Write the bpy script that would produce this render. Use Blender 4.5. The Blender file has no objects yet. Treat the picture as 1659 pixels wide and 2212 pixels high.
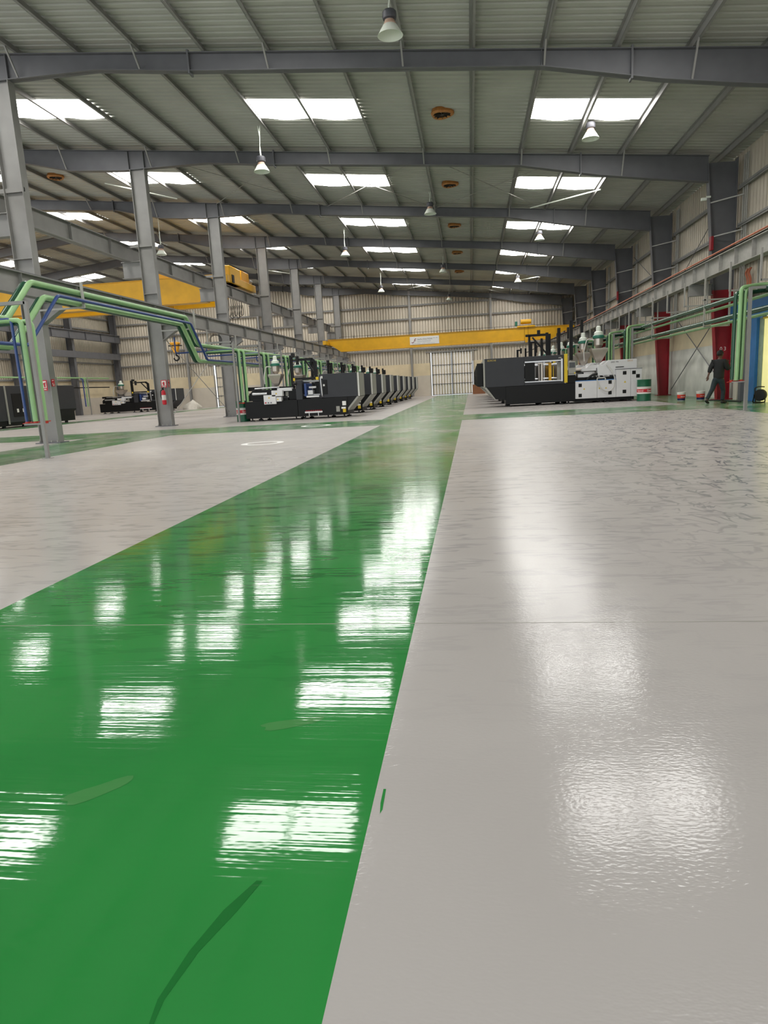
import bpy, math, random
from mathutils import Vector, Matrix
random.seed(7)
S = bpy.context.scene
COL = S.collection
R = math.radians

# ------------------------------------------------------------------ helpers
def lin(h):
    h = h.lstrip('#'); c = [int(h[i:i + 2], 16) / 255 for i in (0, 2, 4)]
    return tuple(x / 12.92 if x <= .04045 else ((x + .055) / 1.055) ** 2.4 for x in c) + (1,)

def mat(name, col, rough=.5, metal=0., var=.06, scale=3., bump=0., bscale=40., spec=.5, emit=None, estr=0., alpha=1.):
    m = bpy.data.materials.new(name); m.use_nodes = True
    n, l = m.node_tree.nodes, m.node_tree.links
    b = n['Principled BSDF']
    c = lin(col) if isinstance(col, str) else tuple(col) + (1,)
    b.inputs['Roughness'].default_value = rough; b.inputs['Metallic'].default_value = metal
    b.inputs['Specular IOR Level'].default_value = spec
    b.inputs['Base Color'].default_value = c
    tc = n.new('ShaderNodeTexCoord')
    if var > 0:
        t = n.new('ShaderNodeTexNoise'); t.inputs['Scale'].default_value = scale; t.inputs['Detail'].default_value = 2
        l.new(tc.outputs['Object'], t.inputs['Vector'])
        r = n.new('ShaderNodeValToRGB')
        r.color_ramp.elements[0].position = .3; r.color_ramp.elements[1].position = .7
        r.color_ramp.elements[0].color = tuple(x * (1 - var) for x in c[:3]) + (1,)
        r.color_ramp.elements[1].color = tuple(min(1, x * (1 + var)) for x in c[:3]) + (1,)
        l.new(t.outputs['Fac'], r.inputs['Fac']); l.new(r.outputs['Color'], b.inputs['Base Color'])
    if bump > 0:
        t = n.new('ShaderNodeTexNoise'); t.inputs['Scale'].default_value = bscale; t.inputs['Detail'].default_value = 3
        l.new(tc.outputs['Object'], t.inputs['Vector'])
        u = n.new('ShaderNodeBump'); u.inputs['Distance'].default_value = bump
        l.new(t.outputs['Fac'], u.inputs['Height']); l.new(u.outputs['Normal'], b.inputs['Normal'])
    if emit:
        b.inputs['Emission Color'].default_value = lin(emit); b.inputs['Emission Strength'].default_value = estr
    return m

class MB:
    def __init__(s): s.v = []; s.f = []; s.mi = []
    def add(s, vs, fs, mi=0):
        o = len(s.v); s.v += [tuple(v) for v in vs]
        s.f += [tuple(i + o for i in f) for f in fs]; s.mi += [mi] * len(fs); return s
    def box(s, x0, x1, y0, y1, z0, z1, mi=0):
        return s.add([(x0, y0, z0), (x1, y0, z0), (x1, y1, z0), (x0, y1, z0), (x0, y0, z1), (x1, y0, z1), (x1, y1, z1), (x0, y1, z1)],
                     [(0, 3, 2, 1), (4, 5, 6, 7), (0, 1, 5, 4), (1, 2, 6, 5), (2, 3, 7, 6), (3, 0, 4, 7)], mi)
    def bar(s, p0, p1, w, h=None, mi=0):
        # square bar between two points
        h = h or w
        p0, p1 = Vector(p0), Vector(p1); d = (p1 - p0).normalized()
        a = Vector((0, 0, 1)) if abs(d.z) < .9 else Vector((0, 1, 0))
        x = d.cross(a).normalized() * w / 2; y = x.cross(d).normalized() * h / 2
        vs = [p + i * x + j * y for p in (p0, p1) for i, j in ((-1, -1), (1, -1), (1, 1), (-1, 1))]
        return s.add(vs, [(0, 1, 2, 3), (7, 6, 5, 4), (0, 4, 5, 1), (1, 5, 6, 2), (2, 6, 7, 3), (3, 7, 4, 0)], mi)
    def prism(s, pts, ax, a0, a1, mi=0):
        n = len(pts)
        def P(p, a):
            return (a, p[0], p[1]) if ax == 'x' else (p[0], a, p[1]) if ax == 'y' else (p[0], p[1], a)
        vs = [P(p, a0) for p in pts] + [P(p, a1) for p in pts]
        fs = [tuple(range(n))[::-1], tuple(range(n, 2 * n))] + [(i, (i + 1) % n, n + (i + 1) % n, n + i) for i in range(n)]
        return s.add(vs, fs, mi)
    def cyl(s, p0, p1, r, r1=None, n=14, mi=0, cap=True):
        r1 = r if r1 is None else r1
        p0, p1 = Vector(p0), Vector(p1); d = (p1 - p0).normalized()
        a = Vector((0, 0, 1)) if abs(d.z) < .9 else Vector((1, 0, 0))
        x = d.cross(a).normalized(); y = x.cross(d)
        vs = []
        for p, q in ((p0, r), (p1, r1)):
            vs += [p + q * (math.cos(2 * math.pi * i / n) * x + math.sin(2 * math.pi * i / n) * y) for i in range(n)]
        fs = [(i, (i + 1) % n, n + (i + 1) % n, n + i) for i in range(n)]
        if cap: fs += [tuple(range(n))[::-1], tuple(range(n, 2 * n))]
        return s.add(vs, fs, mi)
    def tube(s, pts, r, n=10, fil=0., mi=0):
        pts = [Vector(p) for p in pts]
        if fil > 0 and len(pts) > 2:
            q = [pts[0]]
            for i in range(1, len(pts) - 1):
                a, b, c = pts[i - 1], pts[i], pts[i + 1]
                u, w = (a - b), (c - b); k = min(fil, u.length * .45, w.length * .45)
                A, B = b + u.normalized() * k, b + w.normalized() * k
                for t in range(5):
                    t /= 4; q.append((1 - t) ** 2 * A + 2 * t * (1 - t) * b + t * t * B)
            q.append(pts[-1]); pts = q
        d0 = (pts[1] - pts[0]).normalized()
        a = Vector((0, 0, 1)) if abs(d0.z) < .9 else Vector((1, 0, 0))
        x = d0.cross(a).normalized(); vs = []; m = len(pts)
        for i, p in enumerate(pts):
            d = (pts[min(i + 1, m - 1)] - pts[max(i - 1, 0)]).normalized()
            x = (x - d * x.dot(d)).normalized(); y = d.cross(x)
            vs += [p + r * (math.cos(2 * math.pi * k / n) * x + math.sin(2 * math.pi * k / n) * y) for k in range(n)]
        fs = [(i * n + k, i * n + (k + 1) % n, (i + 1) * n + (k + 1) % n, (i + 1) * n + k) for i in range(m - 1) for k in range(n)]
        fs += [tuple(range(n))[::-1], tuple(range((m - 1) * n, m * n))]
        return s.add(vs, fs, mi)
    def lathe(s, c, prof, n=24, mi=0, close=False, mod=None):
        vs = []
        for r, z in prof:
            for k in range(n):
                t = 2 * math.pi * k / n; q = r * (mod(t) if mod else 1)
                vs.append((c[0] + q * math.cos(t), c[1] + q * math.sin(t), c[2] + z))
        m = len(prof)
        fs = [(i * n + k, i * n + (k + 1) % n, (i + 1) * n + (k + 1) % n, (i + 1) * n + k) for i in range(m - 1) for k in range(n)]
        if close: fs += [tuple(range(n))[::-1], tuple(range((m - 1) * n, m * n))]
        return s.add(vs, fs, mi)
    def build(s, name, mats, parent=None, loc=None, rot=None, bevel=0., smooth=True):
        me = bpy.data.meshes.new(name); me.from_pydata(s.v, [], s.f)
        mats = mats if isinstance(mats, (list, tuple)) else [mats]
        for m in mats: me.materials.append(m)
        if len(mats) > 1: me.polygons.foreach_set('material_index', s.mi)
        if smooth:
            me.polygons.foreach_set('use_smooth', [True] * len(me.polygons))
            me.set_sharp_from_angle(angle=R(32))
        me.update()
        o = bpy.data.objects.new(name, me); COL.objects.link(o)
        if parent: o.parent = parent
        if loc: o.location = loc
        if rot: o.rotation_euler = rot
        if bevel:
            b = o.modifiers.new('bevel', 'BEVEL'); b.width = bevel; b.segments = 2; b.limit_method = 'ANGLE'
        return o

def tag(o, label, cat, group=None, kind=None):
    o['label'] = label; o['category'] = cat
    if group: o['group'] = group
    if kind: o['kind'] = kind
    return o

def struct(o, label=None):
    o['kind'] = 'structure'
    if label: o['label'] = label
    return o

def thing(name, label, cat, loc=(0, 0, 0), rz=0., group=None):
    o = bpy.data.objects.new(name, None); COL.objects.link(o)
    o.empty_display_size = .2
    o.location = loc; o.rotation_euler = (0, 0, rz)
    return tag(o, label, cat, group)

def dup(root, loc, label=None, rz=None, scale=None):
    r = root.copy(); COL.objects.link(r); r.location = loc
    if rz is not None: r.rotation_euler = (0, 0, rz)
    if scale: r.scale = scale
    if label: r['label'] = label
    for ch in list(root.children):
        c = ch.copy(); COL.objects.link(c); c.parent = r
        for g in list(ch.children):
            d = g.copy(); COL.objects.link(d); d.parent = c
    return r

def text(name, s, size, m, parent, loc, rot=(R(90), 0, 0), width=None, ext=.002, shear=0.):
    cu = bpy.data.curves.new(name, 'FONT'); cu.body = s; cu.size = size; cu.extrude = ext; cu.shear = shear
    cu.align_x = 'LEFT'
    t = bpy.data.objects.new(name + '_tmp', cu); COL.objects.link(t)
    bpy.context.view_layer.update()
    dg = bpy.context.evaluated_depsgraph_get()
    me = bpy.data.meshes.new_from_object(t.evaluated_get(dg))
    bpy.data.objects.remove(t); bpy.data.curves.remove(cu)
    if width:
        xs = [v.co.x for v in me.vertices]; k = width / max(max(xs), 1e-6)
        for v in me.vertices: v.co.x *= k
    me.materials.clear(); me.materials.append(m)
    o = bpy.data.objects.new(name, me); COL.objects.link(o); o.parent = parent; o.location = loc; o.rotation_euler = rot
    return o

ORD = ['first', 'second', 'third', 'fourth', 'fifth', 'sixth', 'seventh', 'eighth', 'ninth', 'tenth', 'eleventh', 'twelfth', 'thirteenth',
       'fourteenth', 'fifteenth', 'sixteenth', 'seventeenth', 'eighteenth', 'nineteenth', 'twentieth', 'twenty-first', 'twenty-second',
       'twenty-third', 'twenty-fourth', 'twenty-fifth', 'twenty-sixth', 'twenty-seventh']

# ------------------------------------------------------------------ the hall's dimensions
B = 8.1789
F = [19.6962 + B * k for k in range(7)]          # steel frames
YB = 69.2                                        # end wall
Y0 = -5.0                                        # open end behind the viewer
XR, XC, XRIDGE, XL = 10.1, -13.15, -25.3, -37.9
SL = .1003
def roofz(x, a=9.95):
    return a - SL * x if x >= XRIDGE else a - SL * XRIDGE + SL * (x - XRIDGE)

# ------------------------------------------------------------------ materials
M = {}
M['steel'] = mat('grey_painted_steel', '#8c8a87', .5, 0, .08, 2.)
M['steel_dark'] = mat('grey_rafter_paint', '#636366', .5, 0, .08, 2.)
M['galv'] = mat('galvanised_steel', '#a3a19b', .45, .2, .08, 9.)
M['roof'] = mat('roof_sheet', '#b0b0a8', .55, 0, .08, .6)
M['clad'] = mat('wall_sheet', '#cfc5b4', .5, 0, .07, .8)
M['red'] = mat('red_column_paint', '#8c1220', .4, 0, .1, 3.)
M['yellow'] = mat('crane_yellow', '#dda60c', .38, 0, .07, 2.)
M['yellow_orange'] = mat('hook_yellow', '#e8a30a', .4)
M['black'] = mat('black_machine_paint', '#0a0a0b', .5, 0, .1, 6., spec=.3)
M['black_rubber'] = mat('black_rubber', '#101011', .7)
M['cover'] = mat('charcoal_cover', '#333438', .5, 0, .05, 3., spec=.35)
M['panel_grey'] = mat('light_end_panel', '#98968e', .45, 0, .05, 3.)
M['white'] = mat('white_cabinet', '#d9d8d8', .4, 0, .03, 2.)
M['paper'] = mat('white_label', '#e4e2de', .6, 0, .02)
M['chrome'] = mat('chrome', '#c4c4c6', .28, .8, .03)
M['stainless'] = mat('stainless', '#b5aca2', .3, .75, .06, 6.)
M['green_pipe'] = mat('green_pipe', '#90b880', .35, 0, .08, 3.)
M['green_dark'] = mat('green_band', '#1f6b55', .4)
M['green_deep'] = mat('dark_green_pipe', '#1d4a34', .25, 0, .08, 3.)  # separate pipes whose own colour is a darker green
M['blue_pipe'] = mat('blue_pipe', '#24407c', .35, 0, .08, 3.)
M['blue'] = mat('blue_paint', '#2c6ca6', .45, 0, .1, 4.)
M['blue_edge'] = mat('blue_edge', '#3a78b8', .4)
M['valve'] = mat('red_valve', '#b03020', .45)
M['sign_red'] = mat('sign_red', '#c21428', .45, 0, .02)
M['ink'] = mat('black_ink', '#222226', .6, 0, 0)
M['ink_grey'] = mat('grey_ink', '#77777c', .6, 0, 0)
M['maroon'] = mat('maroon_ink', '#7a2030', .5, 0, 0)
M['logo_y'] = mat('yellow_lettering', '#c9ad48', .5, 0, 0)
M['orange_ink'] = mat('orange_lettering', '#c9a878', .5, 0, 0)
M['copper'] = mat('copper_bar', '#b5674a', .45, .2)
M['concrete'] = mat('concrete_wall', '#cfcdc5', .7, 0, .14, 1.2, .002, 30)
M['cream'] = mat('cream_plaster', '#ddcdac', .7, 0, .08, 1.2, .002, 20)
M['cream_grey'] = mat('pale_plaster', '#cdc4b6', .7, 0, .05, 1.2)
M['drum_green'] = mat('drum_green', '#0d5a3c', .35, 0, .06, 5.)
M['drum_white'] = mat('drum_white', '#dcd9d2', .4)
M['skin'] = mat('skin', '#5a3a2c', .55, 0, .05)
M['hair'] = mat('hair', '#0c0a09', .7, 0, .1, 40.)
M['shirt'] = mat('black_shirt', '#151516', .8, 0, .15, 12.)
M['jeans'] = mat('dark_jeans', '#1e2a30', .8, 0, .25, 20.)
M['shoe'] = mat('dark_shoe', '#1b1b1a', .6)
M['lamp_white'] = mat('lamp_reflector', '#dfe4d8', .45, 0, .02)
M['lamp_dark'] = mat('lamp_driver', '#4a4a50', .45)
M['lamp_neck'] = mat('lamp_neck', '#b89a86', .5)
M['vent'] = mat('vent_brown', '#b0743a', .5, 0, .15, 10.)
M['vent_dark'] = mat('vent_dark', '#2c2520', .6)
M['screen'] = mat('dark_screen', '#3c3e3e', .2)
M['greygreen'] = mat('grey_green_board', '#8d9c84', .6, 0, .12, 5.)
M['plastic_bag'] = mat('white_sack', '#d8d2c6', .6, 0, .08, 6.)
M['bucket_red'] = mat('bucket_red', '#c8331e', .45, 0, .2, 12.)
M['bucket_blue'] = mat('bucket_navy', '#1a1f4c', .45)
M['wood'] = mat('brown_board', '#8a5a3a', .6)
M['hose'] = mat('pale_hose', '#c9c7c0', .5)
M['warn'] = mat('warning_yellow', '#d8b822', .5, 0, 0)

# skylight: translucent sheet lit by the sky above it
m = bpy.data.materials.new('skylight_sheet'); m.use_nodes = True
n, l = m.node_tree.nodes, m.node_tree.links
b = n['Principled BSDF']; b.inputs['Base Color'].default_value = (.9, .9, .88, 1); b.inputs['Roughness'].default_value = .4
b.inputs['Emission Color'].default_value = (1, .985, .95, 1); b.inputs['Emission Strength'].default_value = 18.5
M['skylight'] = m
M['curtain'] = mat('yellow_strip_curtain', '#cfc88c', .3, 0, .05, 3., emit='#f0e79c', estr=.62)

def floor_mat(name, col, col2, green):
    m = bpy.data.materials.new(name); m.use_nodes = True
    n, l = m.node_tree.nodes, m.node_tree.links
    b = n['Principled BSDF']; tc = n.new('ShaderNodeTexCoord'); P = tc.outputs['Object']
    def noise(scale, sx=1, sy=1, detail=4, rough=.5, dist=0., rz=0.):
        mp = n.new('ShaderNodeMapping'); mp.inputs['Scale'].default_value = (sx, sy, 1); mp.inputs['Rotation'].default_value = (0, 0, rz)
        l.new(P, mp.inputs['Vector'])
        t = n.new('ShaderNodeTexNoise'); t.inputs['Scale'].default_value = scale; t.inputs['Detail'].default_value = detail
        t.inputs['Roughness'].default_value = rough; t.inputs['Distortion'].default_value = dist
        l.new(mp.outputs['Vector'], t.inputs['Vector']); return t.outputs['Fac']
    def ramp(x, p0, p1, inv=False):
        r = n.new('ShaderNodeMapRange'); r.inputs['From Min'].default_value = p0; r.inputs['From Max'].default_value = p1
        r.inputs['To Min'].default_value = 1. if inv else 0.; r.inputs['To Max'].default_value = 0. if inv else 1.
        r.interpolation_type = 'SMOOTHSTEP'
        l.new(x, r.inputs['Value']); return r.outputs['Result']
    def math_(op, a, c):
        t = n.new('ShaderNodeMath'); t.operation = op
        for i, x in enumerate((a, c)):
            if x is None: continue
            if isinstance(x, (int, float)): t.inputs[i].default_value = x
            else: l.new(x, t.inputs[i])
        return t.outputs[0]
    def mix(fac, a, c):
        t = n.new('ShaderNodeMix'); t.data_type = 'RGBA'
        l.new(fac, t.inputs['Factor'])
        for k, x in (('A', a), ('B', c)):
            s = [q for q in t.inputs if q.name == k and q.type == 'RGBA'][0]
            if isinstance(x, tuple): s.default_value = x
            else: l.new(x, s)
        return [q for q in t.outputs if q.type == 'RGBA'][0]
    c = mix(ramp(noise(.5, detail=3), .3, .7), lin(col), lin(col2))
    # thin curved scuffs and tyre rubs, in patches, mostly beyond the fresh coat near the joint
    sx = n.new('ShaderNodeSeparateXYZ'); l.new(P, sx.inputs[0])
    used = ramp(sx.outputs['Y'], 1.2, 7.)
    ln = math_('ABSOLUTE', math_('SUBTRACT', noise(2.6, 1., .6, 3, .55, 1.4, .5), .5), None)
    line = math_('MULTIPLY', ramp(ln, .01, .05, True), ramp(noise(3.7, 1, .6, 2), .49, .56))
    ln2 = math_('ABSOLUTE', math_('SUBTRACT', noise(4.1, 1, .4, 2, .5, .9, -.6), .5), None)
    line2 = math_('MULTIPLY', ramp(ln2, .01, .06, True), ramp(noise(4.4, 1, .5, 2, .5, 0., 1.), .52, .6))
    # short dark drag marks, all leaning the same way
    ln3 = math_('ABSOLUTE', math_('SUBTRACT', noise(7., .45, 2.6, 1, .5, .4, -.35), .5), None)
    line3 = math_('MULTIPLY', ramp(ln3, .02, .11, True), ramp(noise(4.4, .5, 1.5, 1, .5, 0., -.35), .5, .56))
    sc = math_('MULTIPLY', math_('MAXIMUM', math_('MULTIPLY', math_('MAXIMUM', line, line2), ramp(sx.outputs['X'], .3, 3.5)), math_('MULTIPLY', line3, 1. if green else .4)), used)
    if green: dark = (.006, .07, .018, 1)
    else: dark = (.15, .15, .165, 1)
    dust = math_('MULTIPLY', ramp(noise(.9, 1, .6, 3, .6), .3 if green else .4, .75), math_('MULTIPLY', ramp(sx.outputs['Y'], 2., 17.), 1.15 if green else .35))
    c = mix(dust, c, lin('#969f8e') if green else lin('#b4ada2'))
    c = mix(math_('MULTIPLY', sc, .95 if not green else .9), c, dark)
    l.new(c, b.inputs['Base Color'])
    b.inputs['IOR'].default_value = 1.37 if green else 1.28
    if green:
        b.inputs['Roughness'].default_value = .07
        h = math_('ADD', math_('MULTIPLY', noise(1., .5, 9, 2, .6), .9), math_('MULTIPLY', noise(1., 2.2, 55, 1, .6), .26))
        h = math_('ADD', h, math_('MULTIPLY', noise(45., 1, 1.6, 0), .06))
        dist = .0013
    else:
        b.inputs['Roughness'].default_value = .16
        h = math_('ADD', math_('MULTIPLY', noise(70., .7, 1.3, 1, .6), .4), math_('MULTIPLY', noise(6., .6, 1.4, 1), .5))
        dist = .0014
    rr = math_('ADD', math_('MULTIPLY', noise(1.2, detail=1), .07), .02 if green else .09)
    rr = math_('ADD', rr, math_('ADD', math_('MULTIPLY', used, .04 if green else .1), math_('MULTIPLY', ramp(sx.outputs['Y'], 5., 20.), .13)))
    l.new(rr, b.inputs['Roughness'])
    u = n.new('ShaderNodeBump'); u.inputs['Strength'].default_value = 1.; u.inputs['Distance'].default_value = dist
    l.new(h, u.inputs['Height']); l.new(u.outputs['Normal'], b.inputs['Normal'])
    return m
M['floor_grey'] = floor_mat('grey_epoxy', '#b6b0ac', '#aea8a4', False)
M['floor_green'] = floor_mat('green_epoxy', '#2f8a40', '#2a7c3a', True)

# ------------------------------------------------------------------ floor
xs = [XL - .3, -25.6, -23.6, -12.8, -9.75, -3.3, -2.85, -.32, 7.5, XR + .4]
ys = [Y0 - 3, 20.9, 21.9, 24.7, 25.4, YB + .6]
def is_green(x, y):
    if -2.85 < x < -.32: return True
    if -3.3 < x < -2.85: return y > 20.9
    if x > 7.5: return True
    if x > -.32: return 21.9 < y < 25.4
    if -9.75 < x: return 20.9 < y < 24.7
    if -12.8 < x: return y < 24.7
    if -25.6 < x < -23.6: return y > 21.9
    if -23.6 < x < -12.8: return 20.9 < y < 24.7
    return False
g = MB()
for i in range(len(xs) - 1):
    for j in range(len(ys) - 1):
        a, c, d, e = xs[i], xs[i + 1], ys[j], ys[j + 1]
        g.add([(a, d, 0), (c, d, 0), (c, e, 0), (a, e, 0), (a, d, -.2), (c, d, -.2), (c, e, -.2), (a, e, -.2)],
              [(0, 1, 2, 3), (7, 6, 5, 4)], 1 if is_green((a + c) / 2, (d + e) / 2) else 0)
def blob(cx, cy, rx, ry, rot, mi, n_=20, wob=.12):
    vs = []
    for k in range(n_):
        a = 2 * math.pi * k / n_; w_ = 1 + wob * math.sin(3 * a + 1) - .18 * math.cos(2 * a) ** 2 * (wob > 0)
        x, y = rx * w_ * math.cos(a), ry * w_ * math.sin(a)
        vs.append((cx + x * math.cos(rot) - y * math.sin(rot), cy + x * math.sin(rot) + y * math.cos(rot), .0006))
    g.add(vs, [tuple(range(n_))], mi)
M['dusty'] = floor_mat('dusty_footprint', '#4c8a4c', '#3f8446', True)
M['rub'] = floor_mat('dark_rub_mark', '#1c6a2c', '#1f7032', True)
blob(-.69, 2.21, .13, .035, R(20), 2); blob(-1.2, 1.77, .12, .04, R(42), 2); blob(-2.1, 1.9, .07, .03, R(10), 2)
pts = [(-.56, 1.42), (-.6, 1.32), (-.64, 1.2), (-.66, 1.08), (-.65, .98)]
vs = [(x, y, .0006) for d in (-.5, .5) for x, y in [(p[0] + d * w_, p[1]) for p, w_ in zip(pts, (.016, .034, .022, .014, .006))]]; m5 = len(pts)
g.add(vs, [(i, m5 + i, m5 + i + 1, i + 1) for i in range(m5 - 1)], 3)
g.add([(-.298, 1.82, .0006), (-.29, 1.82, .0006), (-.288, 1.72, .0006), (-.293, 1.7, .0006), (-.298, 1.75, .0006)], [(0, 4, 3, 2, 1)], 1)
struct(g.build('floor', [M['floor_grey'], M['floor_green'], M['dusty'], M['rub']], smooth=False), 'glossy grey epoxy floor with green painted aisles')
g = MB().add([(-6, 3.248, .0005), (3.2, 3.248, .0005), (3.2, 3.254, .0005), (-6, 3.254, .0005)], [(0, 1, 2, 3)])
M['joint'] = mat('joint_line', '#8f8c80', .4)
struct(g.build('trim_1', M['joint']), 'thin joint line running across the glossy floor')

# white ring painted on the floor
g = MB(); N = 48
vs = [(r * math.cos(2 * math.pi * k / N), r * math.sin(2 * math.pi * k / N), .002) for r in (.36, .52) for k in range(N)]
g.add(vs, [(k, N + k, N + (k + 1) % N, (k + 1) % N) for k in range(N)])
tag(g.build('floor_ring', M['paper'], loc=(-5.05, 15.75, 0)), 'white painted ring on the grey floor left of the green aisle', 'floor marking')
g = MB().add([(r * math.cos(2 * math.pi * k / N), r * math.sin(2 * math.pi * k / N), .002) for r in (.36, .52) for k in range(N)],
             [(k, N + k, N + (k + 1) % N, (k + 1) % N) for k in range(N)])
tag(g.build('floor_ring', M['paper'], loc=(-5.3, 22.6, 0)), 'fainter white ring on the green cross aisle before the black machine', 'floor marking')

# ------------------------------------------------------------------ roof with skylights
SKX = [(2.2, 5.72), (-6.98, -3.45), (-16.1, -12.58), (-25.2, -21.75), (-34.3, -30.9)]
SKY = [(F[0] + B * k + 3.7, F[0] + B * k + 5.15) for k in range(-2, 6)]
xc = sorted({XR + .25, XRIDGE, XL - .2} | {v for s in SKX for v in s})
yc = []
y = Y0; per = .29
while y < YB + .5:
    yc += [(y, 0.), (y + .16, 0.), (y + .185, .055), (y + .25, .055)]; y += per
def in_sky(x, y): return any(a < x < b_ for a, b_ in SKX) and any(a - .02 < y < b_ - .02 for a, b_ in SKY)
g = MB(); nx = len(xc)
for (yy, dz) in yc:
    for x in xc: g.v.append((x, yy, roofz(x) + dz))
for j in range(len(yc) - 1):
    for i in range(nx - 1):
        if in_sky((xc[i] + xc[i + 1]) / 2, (yc[j][0] + yc[j + 1][0]) / 2): continue
        g.f.append((j * nx + i, (j + 1) * nx + i, (j + 1) * nx + i + 1, j * nx + i + 1)); g.mi.append(0)
struct(g.build('ceiling', M['roof'], smooth=False), 'ribbed grey metal roof sheets seen from below')
wn = 0
for k, (ya, yb) in enumerate(SKY):
    for s, (xa, xb) in enumerate(SKX):
        if s == 4 and k < 3: continue
        g = MB(); nu, nv = 16, 3
        for v in range(nv + 1):
            for u in range(nu + 1):
                x = xa - .03 + (xb - xa + .06) * u / nu; t = v / nv
                yy = ya - .08 + (yb - ya + .14) * t
                sag = .055 * t * (1 - math.cos(4 * math.pi * (x - xa) / (xb - xa))) / 2
                g.v.append((x, yy, roofz(x) - .004 - sag))
        for v in range(nv):
            for u in range(nu):
                a = v * (nu + 1) + u; g.f.append((a, a + nu + 1, a + nu + 2, a + 1)); g.mi.append(0)
        wn += 1
        struct(g.build('window_%d' % wn, M['skylight']), 'bright translucent roof skylight panel')

# purlins
PX = [round(.28 + 1.83 * n_, 2) for n_ in range(5, -21, -1)]
for i, x in enumerate(PX):
    zt = roofz(x) - .005
    g = MB(); d, w, t = .19, .075, .012
    s_ = 1 if x > XRIDGE else -1
    g.box(x - t / 2, x + t / 2, Y0, YB, zt - d, zt)
    g.box(x - (w if s_ > 0 else 0), x + (0 if s_ > 0 else w), Y0, YB, zt - t, zt)
    g.box(x - (0 if s_ > 0 else w), x + (w if s_ > 0 else 0), Y0, YB, zt - d, zt - d + t)
    g.box(x - (0 if s_ > 0 else w), x + (w if s_ > 0 else 0), Y0, YB, zt - d + t, zt - d + .03) if False else None
    tag(g.build('roof_purlin', M['steel']), '%s long grey roof purlin counting from the red column wall' % ORD[i], 'purlin', 'roof purlins')

# ------------------------------------------------------------------ frames
BOT = [(8.86, 7.95), (6.8, 8.24), (5.0, 8.52), (2.05, 9.12), (-1.7, 9.48), (-7.5, 10.02), (-10.2, 10.33), (-13.8, 10.36), (-16.0, 10.55),
       (-18.5, 11.15), (XRIDGE, 11.75), (-32.0, 11.05), (-35.0, 10.4), (-37.3, 10.0)]
def topz(x): return roofz(x, 9.745)
def botz(x):
    for (a, za), (c, zc) in zip(BOT, BOT[1:]):
        if c <= x <= a: return za + (zc - za) * (a - x) / (a - c)
    return BOT[0][1] if x > BOT[0][0] else BOT[-1][1]
far = ['nearest', 'second nearest', 'third', 'fourth', 'fifth', 'sixth', 'farthest']
PF = []
for k, yk in enumerate(F):
    yk = yk if k < 6 else YB - .45
    last = k == 6
    t = thing('roof_rafter', '%s big grey roof rafter beam spanning the hall' % (far[k] + ', counting from here,' if 1 < k < 6 else far[k]), 'rafter', (0, yk, 0), group='roof rafters')
    pts = [b_[0] for b_ in BOT]
    g = MB()
    for a, c in zip(pts, pts[1:]):
        g.prism([(a, botz(a)), (a, topz(a)), (c, topz(c)), (c, botz(c))], 'y', -.012, .012)
    for f, sgn in ((topz, -1), (botz, 1)):
        for a, c in zip(pts, pts[1:]):
            g.prism([(a, f(a)), (a, f(a) + sgn * .022), (c, f(c) + sgn * .022), (c, f(c))], 'y', -.125, .125)
    g.build('beam', M['steel_dark'], t, smooth=False)
    for x in (-7.45, 4.3, -18.6):
        g = MB().box(x - .025, x + .025, -.14, .14, botz(x) - .07, topz(x) + .05); g.build('splice_plate', M['steel_dark'], t)
    for x in (-13.5, -12.85, 2.05):
        g = MB().box(x - .01, x + .01, -.11, .11, botz(x) + .02, topz(x) - .02); g.build('stiffener', M['steel_dark'], t)
    if not last:
        for i, x in enumerate(PX):
            if i % 2 == 0 and -24 < x < 9 or x == 2.11:
                g = MB().bar((x, -.55, topz(x) + .03), (x, -.1, botz(x) + .03), .045, .045)
                g.build('fly_brace', M['steel'], t)
    for i, x in enumerate(PX):
        pass

def i_section(g, x0, x1, y, z0, z1, fw=.28, tf=.02, tw=.012, mi=0):
    g.box(x0, x0 + tf, y - fw / 2, y + fw / 2, z0, z1, mi); g.box(x1 - tf, x1, y - fw / 2, y + fw / 2, z0, z1, mi)
    g.box(x0 + tf, x1 - tf, y - tw, y + tw, z0, z1, mi)

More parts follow.
